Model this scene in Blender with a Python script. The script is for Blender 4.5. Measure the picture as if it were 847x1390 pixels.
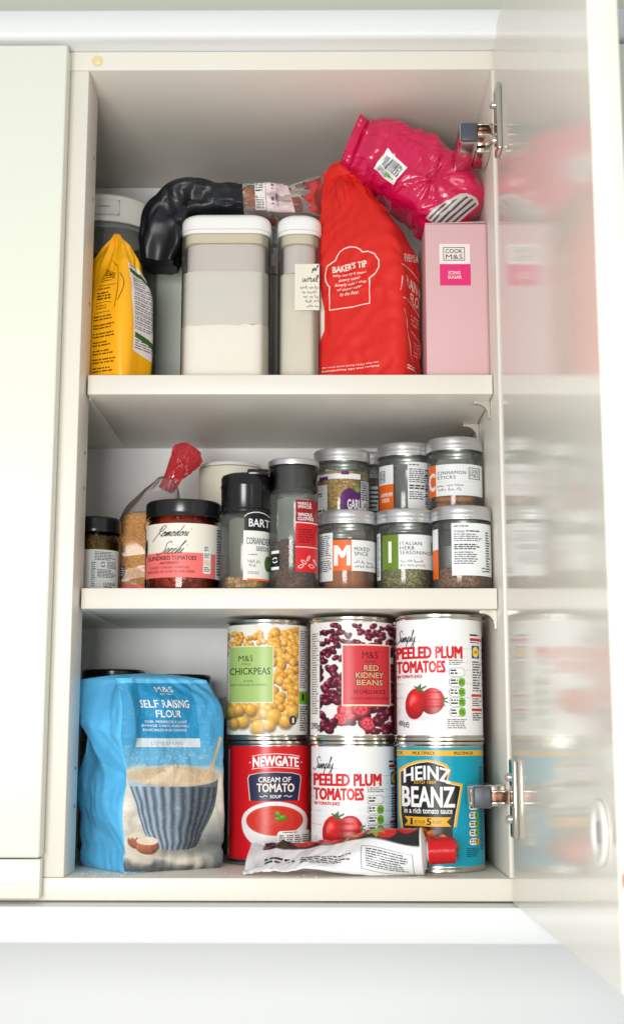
import bpy, bmesh, math, random
import numpy as np
from mathutils import Vector, Matrix
from math import radians, sin, cos, pi, atan2, asin

for o in list(bpy.data.objects):
    bpy.data.objects.remove(o)
SC = bpy.context.scene
COL = SC.collection
random.seed(7)

# ------------------------------------------------------------------ camera
# metres; x right, y into the cupboard (0 = front of the carcase), z up (0 = cupboard floor)
CAM = Vector((0.2122, -1.1769, 0.1203))
psi, tilt, roll = -0.0083, 0.1775, -0.0012
fwd = Vector((sin(psi) * cos(tilt), cos(psi) * cos(tilt), sin(tilt)))
xr = Vector((cos(psi), -sin(psi), 0))
up = Vector((-sin(psi) * sin(tilt), -cos(psi) * sin(tilt), cos(tilt)))
rt = xr * cos(roll) - up * sin(roll)
up2 = xr * sin(roll) + up * cos(roll)
cd = bpy.data.cameras.new('camera')
cam = bpy.data.objects.new('camera', cd)
COL.objects.link(cam)
M = Matrix(((rt.x, up2.x, -fwd.x, CAM.x), (rt.y, up2.y, -fwd.y, CAM.y), (rt.z, up2.z, -fwd.z, CAM.z), (0, 0, 0, 1)))
cam.matrix_world = M
cd.sensor_fit = 'HORIZONTAL'
cd.sensor_width = 36.0
cd.lens = 1892.8 / 847 * 36
cd.shift_y = -45 / 847
cd.clip_start = 0.02
cd.clip_end = 50
cd.dof.use_dof = True
cd.dof.focus_distance = 1.23
cd.dof.aperture_fstop = 14.5
SC.camera = cam

# ------------------------------------------------------------------ light
wd = bpy.data.worlds.new('World')
SC.world = wd
wd.use_nodes = True
wd.node_tree.nodes['Background'].inputs[0].default_value = (0.93, 0.97, 1.0, 1)
wd.node_tree.nodes['Background'].inputs[1].default_value = 0.50


def area(name, loc, target, sx, sy, power, col):
    l = bpy.data.lights.new(name, 'AREA')
    l.shape = 'RECTANGLE'
    l.size, l.size_y, l.energy, l.color = sx, sy, power, col
    o = bpy.data.objects.new(name, l)
    COL.objects.link(o)
    o.location = loc
    o.rotation_euler = (Vector(target) - Vector(loc)).to_track_quat('-Z', 'Y').to_euler()
    o['kind'] = 'helper'
    return o


area('window_light', (-0.06, -1.40, 0.12), (0.18, 0.1, 0.25), 0.45, 0.52, 14.2, (1.0, 0.985, 0.95))

SC.view_settings.view_transform = 'Standard'
SC.view_settings.look = 'None'
SC.view_settings.gamma = 1
SC.view_settings.exposure = 0.17
SC.render.engine = 'CYCLES'
SC.cycles.use_denoising = True
SC.cycles.max_bounces = 14
SC.cycles.transparent_max_bounces = 24
SC.cycles.sample_clamp_indirect = 6


# ------------------------------------------------------------------ materials
def lin(c):
    c = c / 255.0
    return c / 12.92 if c <= 0.04045 else ((c + 0.055) / 1.055) ** 2.4


def rgb(c, k=1.0):
    return (lin(c[0]) * k, lin(c[1]) * k, lin(c[2]) * k, 1)


MATS = {}


def mat(name, col, rough=0.5, metal=0.0, spec=0.5, coat=0.0, bump=0.0, bscale=200, vary=0.0, vscale=20, trans=0.0, sss=0.0, coatr=0.1, bdist=0.001, ridged=0.0, rscale=50):
    if name in MATS:
        return MATS[name]
    m = bpy.data.materials.new(name)
    m.use_nodes = True
    nt = m.node_tree
    b = nt.nodes['Principled BSDF']
    b.inputs['Base Color'].default_value = rgb(col)
    b.inputs['Roughness'].default_value = rough
    b.inputs['Metallic'].default_value = metal
    b.inputs['Specular IOR Level'].default_value = spec
    b.inputs['Coat Weight'].default_value = coat
    b.inputs['Coat Roughness'].default_value = coatr
    b.inputs['Transmission Weight'].default_value = trans
    if sss:
        b.inputs['Subsurface Weight'].default_value = sss
        b.inputs['Subsurface Radius'].default_value = (0.004, 0.002, 0.001)
    if vary or bump:
        tc = nt.nodes.new('ShaderNodeTexCoord')
    if vary:
        n = nt.nodes.new('ShaderNodeTexNoise')
        n.inputs['Scale'].default_value = vscale
        n.inputs['Detail'].default_value = 6
        nt.links.new(tc.outputs['Object'], n.inputs['Vector'])
        mx = nt.nodes.new('ShaderNodeMix')
        mx.data_type = 'RGBA'
        c = rgb(col)
        mx.inputs[6].default_value = tuple(x * (1 - vary) for x in c[:3]) + (1,)
        mx.inputs[7].default_value = tuple(min(1, x * (1 + vary)) for x in c[:3]) + (1,)
        nt.links.new(n.outputs['Fac'], mx.inputs[0])
        nt.links.new(mx.outputs[2], b.inputs['Base Color'])
    if bump:
        n2 = nt.nodes.new('ShaderNodeTexNoise')
        n2.inputs['Scale'].default_value = bscale
        n2.inputs['Detail'].default_value = 4
        nt.links.new(tc.outputs['Object'], n2.inputs['Vector'])
        bp = nt.nodes.new('ShaderNodeBump')
        bp.inputs['Strength'].default_value = bump
        bp.inputs['Distance'].default_value = bdist
        nt.links.new(n2.outputs['Fac'], bp.inputs['Height'])
        nt.links.new(bp.outputs['Normal'], b.inputs['Normal'])
    if ridged:                       # crinkled film or paper: ridged noise as fine relief
        tc2 = nt.nodes.new('ShaderNodeTexCoord')
        n3 = nt.nodes.new('ShaderNodeTexNoise')
        n3.noise_type = 'RIDGED_MULTIFRACTAL'
        n3.normalize = False
        n3.inputs['Scale'].default_value = rscale
        n3.inputs['Detail'].default_value = 3
        n3.inputs['Roughness'].default_value = .45
        nt.links.new(tc2.outputs['Object'], n3.inputs['Vector'])
        bp2 = nt.nodes.new('ShaderNodeBump')
        bp2.inputs['Strength'].default_value = ridged
        bp2.inputs['Distance'].default_value = bdist
        nt.links.new(n3.outputs['Fac'], bp2.inputs['Height'])
        if b.inputs['Normal'].links:
            nt.links.new(b.inputs['Normal'].links[0].from_socket, bp2.inputs['Normal'])
        nt.links.new(bp2.outputs['Normal'], b.inputs['Normal'])
    MATS[name] = m
    return m


def ink(c, rough=0.38):
    return mat('ink_%d_%d_%d_%d' % (*c, int(rough * 100)), c, rough, spec=0.4)


def glass(name, face=(238, 246, 240), edge=(150, 168, 156), rough=0.03, ior=1.5, extra=0.0):
    """thin-walled clear wall: tinted pass-through plus Fresnel reflection"""
    if name in MATS:
        return MATS[name]
    m = bpy.data.materials.new(name)
    m.use_nodes = True
    nt = m.node_tree
    nt.nodes.clear()
    out = nt.nodes.new('ShaderNodeOutputMaterial')
    tr = nt.nodes.new('ShaderNodeBsdfTransparent')
    gl = nt.nodes.new('ShaderNodeBsdfGlossy')
    gl.inputs['Roughness'].default_value = rough
    fr = nt.nodes.new('ShaderNodeFresnel')
    fr.inputs['IOR'].default_value = ior
    lw = nt.nodes.new('ShaderNodeLayerWeight')
    lw.inputs['Blend'].default_value = 0.35
    mx = nt.nodes.new('ShaderNodeMix')
    mx.data_type = 'RGBA'
    mx.inputs[6].default_value = rgb(face)
    mx.inputs[7].default_value = rgb(edge)
    nt.links.new(lw.outputs['Facing'], mx.inputs[0])
    nt.links.new(mx.outputs[2], tr.inputs['Color'])
    ms = nt.nodes.new('ShaderNodeMixShader')
    nt.links.new(fr.outputs[0], ms.inputs[0])
    nt.links.new(tr.outputs[0], ms.inputs[1])
    nt.links.new(gl.outputs[0], ms.inputs[2])
    last = ms
    if extra:  # a little milky scatter
        df = nt.nodes.new('ShaderNodeBsdfDiffuse')
        df.inputs['Color'].default_value = rgb(face)
        m2 = nt.nodes.new('ShaderNodeMixShader')
        m2.inputs[0].default_value = extra
        nt.links.new(ms.outputs[0], m2.inputs[1])
        nt.links.new(df.outputs[0], m2.inputs[2])
        last = m2
    nt.links.new(last.outputs[0], out.inputs['Surface'])
    MATS[name] = m
    return m


def vcol(name, rough=0.4, coat=0.0, bump=0.0, bscale=300):
    """material that reads the painted colour attribute of its mesh"""
    if name in MATS:
        return MATS[name]
    m = mat(name, (200, 200, 200), rough, coat=coat, bump=bump, bscale=bscale, spec=0.4)
    nt = m.node_tree
    a = nt.nodes.new('ShaderNodeAttribute')
    a.attribute_name = 'paint'
    nt.links.new(a.outputs['Color'], nt.nodes['Principled BSDF'].inputs['Base Color'])
    return m


def grains(name, c1, c2, scale=700, rough=0.7, bump=0.6, c3=None):
    """granular food: voronoi grains of mixed colour"""
    if name in MATS:
        return MATS[name]
    m = bpy.data.materials.new(name)
    m.use_nodes = True
    nt = m.node_tree
    b = nt.nodes['Principled BSDF']
    b.inputs['Roughness'].default_value = rough
    tc = nt.nodes.new('ShaderNodeTexCoord')
    v = nt.nodes.new('ShaderNodeTexVoronoi')
    v.inputs['Scale'].default_value = scale
    nt.links.new(tc.outputs['Object'], v.inputs['Vector'])
    sep = nt.nodes.new('ShaderNodeSeparateColor')
    nt.links.new(v.outputs['Color'], sep.inputs[0])
    cr = nt.nodes.new('ShaderNodeValToRGB')
    cr.color_ramp.elements[0].color = rgb(c1)
    cr.color_ramp.elements[1].color = rgb(c2)
    if c3:
        e = cr.color_ramp.elements.new(0.5)
        e.color = rgb(c3)
    nt.links.new(sep.outputs[0], cr.inputs[0])
    nt.links.new(cr.outputs[0], b.inputs['Base Color'])
    bp = nt.nodes.new('ShaderNodeBump')
    bp.inputs['Strength'].default_value = bump
    bp.inputs['Distance'].default_value = 0.0015
    bp.invert = True
    nt.links.new(v.outputs['Distance'], bp.inputs['Height'])
    nt.links.new(bp.outputs['Normal'], b.inputs['Normal'])
    MATS[name] = m
    return m


MELA = mat('cream_melamine', (236, 232, 218), 0.32, spec=0.45, vary=0.02, vscale=9, bump=0.04, bscale=900)
INSIDE = mat('inside_melamine', (228, 223, 212), 0.38, spec=0.4, vary=0.025, vscale=14, bump=0.05, bscale=700)
BACKM = mat('back_board', (240, 241, 241), 0.5, spec=0.3, vary=0.05, vscale=60, bump=0.12, bscale=500)
DOORP = mat('cream_door_paint', (230, 231, 216), 0.3, spec=0.45, vary=0.015, vscale=6, bump=0.05, bscale=300)
DOORIN = mat('door_inner_face', (230, 226, 214), 0.14, spec=0.5, vary=0.012, vscale=5)
_nt = DOORIN.node_tree
_n = _nt.nodes.new('ShaderNodeTexNoise')
_n.inputs['Scale'].default_value = 14
_n.inputs['Detail'].default_value = 8
_n.inputs['Roughness'].default_value = .7
_tc = _nt.nodes.new('ShaderNodeTexCoord')
_nt.links.new(_tc.outputs['Object'], _n.inputs['Vector'])
_mr = _nt.nodes.new('ShaderNodeMapRange')
_mr.inputs['From Min'].default_value, _mr.inputs['From Max'].default_value = .3, .7
_mr.inputs['To Min'].default_value, _mr.inputs['To Max'].default_value = .08, .16
_nt.links.new(_n.outputs['Fac'], _mr.inputs['Value'])
_nt.links.new(_mr.outputs['Result'], _nt.nodes['Principled BSDF'].inputs['Roughness'])
TRIMW = mat('white_trim', (232, 234, 232), 0.35, vary=0.015, vscale=8, bump=0.03, bscale=300)
CHROME = mat('nickel_plate', (214, 208, 196), 0.16, metal=1.0, vary=0.03, vscale=80)
DGREY = mat('dark_grey_plastic', (74, 80, 88), 0.4)
BRASSY = mat('nickel_clip', (196, 190, 178), 0.3, metal=0.6)
TINM = mat('tin_metal', (205, 200, 190), 0.24, metal=1.0, vary=0.05, vscale=120)
ALU = mat('lid_aluminium', (214, 214, 216), 0.36, metal=0.85, vary=0.05, vscale=150)
BLACKL = mat('black_lid', (24, 24, 27), 0.22, spec=0.55, vary=0.1, vscale=40)
BLACKP = mat('black_plastic', (20, 20, 23), 0.2, spec=0.5)
GLASS = glass('jar_glass', (248, 251, 248), (206, 217, 208), .115, 1.5, .05)
CLEARP = glass('clear_plastic', (252, 252, 250), (222, 224, 220), 0.05, 1.45, 0.04)
WHITEP = mat('white_plastic', (238, 237, 234), 0.3, sss=0.1)


# ------------------------------------------------------------------ object helpers
def link(name, me, m=None, parent=None, loc=None):
    o = bpy.data.objects.new(name, me)
    COL.objects.link(o)
    if m is not None and not len(me.materials):
        me.materials.append(m)
    if parent is not None:
        o.parent = parent
    if loc is not None:
        o.location = loc
    return o


def mesh(name, verts, faces, m, parent=None, smooth=True, angle=35, loc=None):
    me = bpy.data.meshes.new(name)
    me.from_pydata([tuple(v) for v in verts], [], [tuple(f) for f in faces])
    if smooth:
        me.shade_smooth()
        me.set_sharp_from_angle(angle=radians(angle))
    me.update()
    return link(name, me, m, parent, loc)


def from_bm(name, bm, m, parent=None, smooth=True, angle=35, loc=None):
    me = bpy.data.meshes.new(name)
    bmesh.ops.recalc_face_normals(bm, faces=bm.faces[:])
    bm.to_mesh(me)
    bm.free()
    if smooth:
        me.shade_smooth()
        me.set_sharp_from_angle(angle=radians(angle))
    return link(name, me, m, parent, loc)


def add_box(bm, x0, x1, y0, y1, z0, z1, bev=0.0008, seg=2):
    t = bmesh.new()
    bmesh.ops.create_cube(t, size=1)
    for v in t.verts:
        v.co = Vector((x0 + (v.co.x + .5) * (x1 - x0), y0 + (v.co.y + .5) * (y1 - y0), z0 + (v.co.z + .5) * (z1 - z0)))
    if bev:
        bmesh.ops.bevel(t, geom=t.edges[:], offset=bev, segments=seg, profile=0.5, affect='EDGES')
    me = bpy.data.meshes.new('t')
    t.to_mesh(me)
    t.free()
    bm.from_mesh(me)
    bpy.data.meshes.remove(me)


def box(name, x0, x1, y0, y1, z0, z1, m, parent=None, bev=0.0008, seg=2):
    bm = bmesh.new()
    add_box(bm, x0, x1, y0, y1, z0, z1, bev, seg)
    return from_bm(name, bm, m, parent, angle=50)


def lathe_data(prof, seg=64, knurl=None):
    V, F, rows = [], [], []
    for (r, z) in prof:
        if r < 1e-6:
            rows.append([len(V)])
            V.append((0, 0, z))
        else:
            row = []
            for i in range(seg):
                a = 2 * pi * i / seg
                rr = r
                if knurl and knurl[0] <= z <= knurl[1]:
                    rr = r - (knurl[2] if i % 2 else 0)
                row.append(len(V))
                V.append((rr * cos(a), rr * sin(a), z))
            rows.append(row)
    for a, b in zip(rows[:-1], rows[1:]):
        for i in range(seg):
            j = (i + 1) % seg
            if len(a) == 1 and len(b) == 1:
                continue
            if len(a) == 1:
                F.append((a[0], b[j], b[i]))
            elif len(b) == 1:
                F.append((a[i], a[j], b[0]))
            else:
                F.append((a[i], a[j], b[j], b[i]))
    return V, F


def lathe(name, prof, m, parent=None, seg=64, loc=None, angle=35, knurl=None):
    V, F = lathe_data(prof, seg, knurl)
    return mesh(name, V, F, m, parent, True, angle, loc)


def arcprof(cx, cz, r, a0, a1, n=5):
    return [(cx + r * cos(radians(a0 + (a1 - a0) * i / n)), cz + r * sin(radians(a0 + (a1 - a0) * i / n))) for i in range(n + 1)]


def thing(name, label, cat, loc=(0, 0, 0), rotz=0, group=None):
    o = bpy.data.objects.new(name, None)
    COL.objects.link(o)
    o.empty_display_size = 0.02
    o.location = loc
    o.rotation_euler = (0, 0, rotz)
    tag(o, label, cat, group)
    return o


def tag(o, label=None, cat=None, group=None, kind=None):
    if label:
        o['label'] = label
    if cat:
        o['category'] = cat
    if group:
        o['group'] = group
    if kind:
        o['kind'] = kind
    return o


# ------------------------------------------------------------------ numpy noise
def vnoise(P, seed=0):
    """smooth value noise in [-1,1] at points P (n,3)"""
    P = np.asarray(P, float)
    I = np.floor(P).astype(np.int64)
    f = P - I
    f = f * f * (3 - 2 * f)

    def h(ix, iy, iz):
        n = (ix * 73856093) ^ (iy * 19349663) ^ (iz * 83492791) ^ (seed * 2654435761)
        n = (n ^ (n >> 13)) * 1274126177 & 0x7fffffff
        n = (n ^ (n >> 16)) * 668265263 & 0x7fffffff
        return (n & 0xffff) / 32767.5 - 1

    r = 0
    for dx in (0, 1):
        for dy in (0, 1):
            for dz in (0, 1):
                w = (f[:, 0] if dx else 1 - f[:, 0]) * (f[:, 1] if dy else 1 - f[:, 1]) * (f[:, 2] if dz else 1 - f[:, 2])
                r = r + w * h(I[:, 0] + dx, I[:, 1] + dy, I[:, 2] + dz)
    return r


def crease(P, freq, n=5, seed=1, sharp=1.0):
    """paper/plastic crumple: patches of sharp folds in random directions, about [-1,1]"""
    rs = np.random.RandomState(seed)
    out = 0
    wp = P + 0.35 / freq * np.stack([vnoise(P * freq * .8, seed + 90 + k) for k in range(3)], 1)
    for k in range(n):
        d = rs.normal(size=3)
        d /= np.linalg.norm(d)
        ph = rs.rand()
        x = wp @ d * freq * (0.7 + .9 * rs.rand()) + ph
        tri = np.abs((x % 1) * 2 - 1) * 2 - 1
        mask = np.clip(vnoise(P * freq * .55, seed + k * 7) * 1.6 + .25, 0, 1)
        out = out + tri * mask
    return out / math.sqrt(n) * 1.25


def sstep(a, b, x):
    t = np.clip((np.asarray(x, float) - a) / (b - a), 0, 1)
    return t * t * (3 - 2 * t)


# ------------------------------------------------------------------ surfaces that print can be laid on
class Surf:
    def N(self, u, v):
        e = 4e-4
        pu = self.P(u + e, v) - self.P(u - e, v)
        pv = self.P(u, v + e) - self.P(u, v - e)
        n = np.cross(pu, pv)
        return n / (np.linalg.norm(n, axis=1)[:, None] + 1e-12)


class Cyl(Surf):
    """u = arc length (0 faces -y), v = height"""
    def __init__(s, R, rfun=None):
        s.R, s.rf = R, rfun

    def P(s, u, v):
        r = s.R if s.rf is None else s.rf(v)
        a = u / s.R
        return np.stack([r * np.sin(a), -r * np.cos(a), v + 0 * a], 1)


class Plane(Surf):
    def __init__(s, o, ux, vx):
        s.o, s.ux, s.vx = np.array(o, float), np.array(ux, float), np.array(vx, float)

    def P(s, u, v):
        return s.o + u[:, None] * s.ux + v[:, None] * s.vx


class Bag(Surf):
    """upright bag of rounded-rectangle section; u = perimeter length from the middle of the front, v = height"""
    def __init__(s, w, d, r, h, fa, fb, fox, foy, disp, flare=None):
        s.w, s.d, s.r, s.h = w, d, r, h
        s.fa, s.fb, s.fox, s.foy, s.disp = fa, fb, fox, foy, disp
        s.per = 2 * (w - 2 * r) + 2 * (d - 2 * r) + 2 * pi * r
        # dense perimeter table
        pts = []
        segs = 24
        hw, hd = w / 2, d / 2
        path = [(0, -hd)]
        for (cx, cy, a0) in ((hw - r, -hd + r, -90), (hw - r, hd - r, 0), (-hw + r, hd - r, 90), (-hw + r, -hd + r, 180)):
            for i in range(segs + 1):
                a = radians(a0 + 90 * i / segs)
                path.append((cx + r * cos(a), cy + r * sin(a)))
        path.append((0, -hd))
        p = np.array(path)
        L = np.concatenate([[0], np.cumsum(np.linalg.norm(np.diff(p, axis=0), axis=1))])
        s.per = L[-1]
        s.L, s.p = L, p

    def base(s, u, v):
        uu = np.mod(u, s.per)
        x = np.interp(uu, s.L, s.p[:, 0])
        y = np.interp(uu, s.L, s.p[:, 1])
        e = 3e-4
        x2 = np.interp(np.mod(uu + e, s.per), s.L, s.p[:, 0])
        y2 = np.interp(np.mod(uu + e, s.per), s.L, s.p[:, 1])
        tx, ty = x2 - x, y2 - y
        n = np.hypot(tx, ty) + 1e-12
        return x, y, ty / n, -tx / n

    def P(s, u, v):
        x, y, nx, ny = s.base(u, v)
        t = np.clip(v / s.h, 0, 1)
        X = x * s.fa(t) + s.fox(t)
        Y = y * s.fb(t) + s.foy(t)
        Z = v + 0 * x
        d = s.disp(np.stack([x, y, Z], 1), t)
        return np.stack([X + nx * d, Y + ny * d, Z], 1)

    def mesh(s, name, m, parent, nu=200, nv=150, topz=0.004, cap=True):
        us = np.linspace(0, s.per, nu, endpoint=False)
        vs = np.linspace(0, s.h, nv)
        U, V = np.meshgrid(us, vs)
        P = s.P(U.ravel(), V.ravel())
        F = []
        for j in range(nv - 1):
            for i in range(nu):
                k = (i + 1) % nu
                F.append((j * nu + i, j * nu + k, (j + 1) * nu + k, (j + 1) * nu + i))
        V3 = list(map(tuple, P))
        c0 = P[:nu].mean(0)
        V3.append(tuple(c0))
        for i in range(nu):
            F.append((len(V3) - 1, (i + 1) % nu, i))
        if cap:
            top = P[-nu:]
            c1 = top.mean(0)
            b0 = (nv - 1) * nu
            prev = list(range(b0, b0 + nu))
            for q, f in enumerate((.8, .5, .2)):
                ring = c1 + (top - c1) * f
                ring[:, 2] += topz * (1 - f * f)
                st = len(V3)
                V3 += list(map(tuple, ring))
                cur = list(range(st, st + nu))
                for i in range(nu):
                    k = (i + 1) % nu
                    F.append((prev[i], prev[k], cur[k], cur[i]))
                prev = cur
            V3.append((c1[0], c1[1], c1[2] + topz))
            for i in range(nu):
                F.append((prev[i], prev[(i + 1) % nu], len(V3) - 1))
        return mesh(name, V3, F, m, parent, True, 60)


class Sweep(Surf):
    """pillow swept along a centreline; u in 0..L along, v = angle*R0 (v=0 faces -y, positive goes up)"""
    def __init__(s, cl, ra, rb, L, R0, disp, power=2.4):
        s.cl, s.ra, s.rb, s.L, s.R0, s.disp, s.pw = cl, ra, rb, L, R0, disp, power

    def P(s, u, v):
        t = np.clip(u / s.L, -0.02, 1.02)
        a = v / s.R0
        C = s.cl(t)
        e = 1e-3
        T = s.cl(t + e) - s.cl(t - e)
        T /= np.linalg.norm(T, axis=1)[:, None]
        B = np.array([0, -1.0, 0])            # facing direction
        Nn = np.cross(T, np.broadcast_to(-B, T.shape))
        Nn = -Nn
        Nn /= np.linalg.norm(Nn, axis=1)[:, None]
        ca, sa = np.cos(a), np.sin(a)
        p = 2 / s.pw
        x = np.sign(ca) * np.abs(ca) ** p
        y = np.sign(sa) * np.abs(sa) ** p
        k = 1 + s.disp(np.stack([u, x * .03, y * .03], 1), t)
        return C + (B * (x * s.ra(t) * k)[:, None]) + Nn * (y * s.rb(t) * k)[:, None]

    def N(s, u, v):
        n = Surf.N(s, u, v)
        d = s.P(u, v) - s.cl(np.clip(u / s.L, 0, 1))
        return n * np.where(np.sum(n * d, axis=1) < 0, -1.0, 1.0)[:, None]

    def mesh(s, name, m, parent, nu=120, nv=96, u0=0, u1=None):
        u1 = s.L if u1 is None else u1
        us = np.linspace(u0, u1, nu)
        vs = np.linspace(0, 2 * pi * s.R0, nv, endpoint=False)
        U, V = np.meshgrid(us, vs, indexing='ij')
        P = s.P(U.ravel(), V.ravel())
        F = []
        for i in range(nu - 1):
            for j in range(nv):
                k = (j + 1) % nv
                F.append((i * nv + j, (i + 1) * nv + j, (i + 1) * nv + k, i * nv + k))
        V3 = list(map(tuple, P))
        for row, fl in ((0, False), (nu - 1, True)):
            c = P[row * nv:(row + 1) * nv].mean(0)
            V3.append(tuple(c))
            for j in range(nv):
                k = (j + 1) % nv
                F.append((len(V3) - 1, row * nv + j, row * nv + k) if not fl else (len(V3) - 1, row * nv + k, row * nv + j))
        return mesh(name, V3, F, m, parent, True, 60)


# ------------------------------------------------------------------ lettering and print
_tc = {}


def glyphs(txt, bold=0.0, shear=0.0, space=1.0, align='CENTER'):
    key = (txt, bold, shear, space, align)
    if key in _tc:
        return _tc[key]
    cu = bpy.data.curves.new('t', 'FONT')
    cu.body = txt
    cu.size = 1
    cu.offset = bold
    cu.shear = shear
    cu.space_character = space
    cu.align_x = align
    cu.resolution_u = 2
    cu.fill_mode = 'FRONT' if hasattr(cu, 'fill_mode') else cu.fill_mode
    ob = bpy.data.objects.new('t', cu)
    COL.objects.link(ob)
    bpy.context.view_layer.update()
    me = bpy.data.meshes.new_from_object(ob.evaluated_get(bpy.context.evaluated_depsgraph_get()))
    V = np.array([v.co[:2] for v in me.vertices]) if len(me.vertices) else np.zeros((0, 2))
    F = [tuple(p.vertices) for p in me.polygons]
    bpy.data.objects.remove(ob)
    bpy.data.meshes.remove(me)
    bpy.data.curves.remove(cu)
    _tc[key] = (V, F)
    return _tc[key]


CURSIVE = {
    'o': (1.05, [[(0, .1), (.3, .6), (.7, 1), (.35, .9), (.2, .4), (.45, 0), (.8, .3), (.75, .9), (1.05, .6)]]),
    'm': (1.3, [[(0, .1), (.15, .95), (.2, 0), (.5, .95), (.62, .8), (.62, 0), (.95, .95), (1.07, .8), (1.08, .1), (1.3, .2)]]),
    'd': (1.1, [[(0, .1), (.6, .95), (.3, .9), (.15, .3), (.45, 0), (.8, .8), (1.05, 2.3), (.85, .3), (1.1, .1)]]),
    'r': (.8, [[(0, .1), (.2, 1.05), (.3, .8), (.55, .85), (.5, .15), (.8, .2)]]),
    'i': (.5, [[(0, .1), (.25, 1), (.25, .15), (.5, .2)], [(.38, 1.5), (.5, 1.62)]]),
    'e': (.7, [[(0, .2), (.5, .55), (.45, 1), (.15, .7), (.2, .1), (.7, .2)]]),
    'c': (.75, [[(0, .1), (.55, .9), (.25, .9), (.1, .3), (.4, 0), (.75, .2)]]),
    'h': (.9, [[(0, .1), (.5, 2.1), (.3, 2.2), (.2, 0), (.5, .9), (.65, .8), (.65, .1), (.9, .2)]]),
    'P': (1.35, [[(.1, -1.0), (.6, 1.9)], [(.05, 1.4), (.6, 2.3), (1.3, 2.1), (1.1, 1.2), (.4, .9), (1.2, .3)]]),
    'S': (1.1, [[(1.25, 1.9), (.9, 2.3), (.45, 1.8), (.85, 1.1), (.85, .3), (.2, -.2), (-.2, .2)]]),
    'p': (.85, [[(0, .1), (.3, 1), (.1, -1), (.3, .8), (.7, .9), (.65, .2), (.3, .1), (.85, .15)]]),
    'l': (.55, [[(0, .1), (.5, 1.9), (.35, 2.2), (.25, .3), (.55, .1)]]),
    'y': (.9, [[(0, .9), (.1, .2), (.45, .2), (.65, 1), (.6, -.8), (.2, -1), (.3, -.4), (.9, .2)]]),
    '.': (.55, [[(.2, .05), (.3, .1)]]),
    'w': (1.05, [[(0, .9), (.1, .2), (.35, .1), (.45, .8), (.6, .1), (.8, .2), (.85, .9), (1.05, .8)]]),
    't': (.55, [[(0, .1), (.3, 1.8), (.25, .2), (.55, .1)], [(.02, 1.2), (.5, 1.25)]]),
    ' ': (.6, []),
}


def smooth_line(pts, n=5):
    if len(pts) < 3:
        return pts
    P = [pts[0]] + list(pts) + [pts[-1]]
    out = []
    for i in range(1, len(P) - 2):
        p0, p1, p2, p3 = [np.array(q, float) for q in P[i - 1:i + 3]]
        for k in range(n):
            t = k / n
            out.append(tuple(0.5 * (2 * p1 + (p2 - p0) * t + (2 * p0 - 5 * p1 + 4 * p2 - p3) * t * t + (3 * p1 - p0 - 3 * p2 + p3) * t ** 3)))
    out.append(tuple(pts[-1]))
    return out


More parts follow.
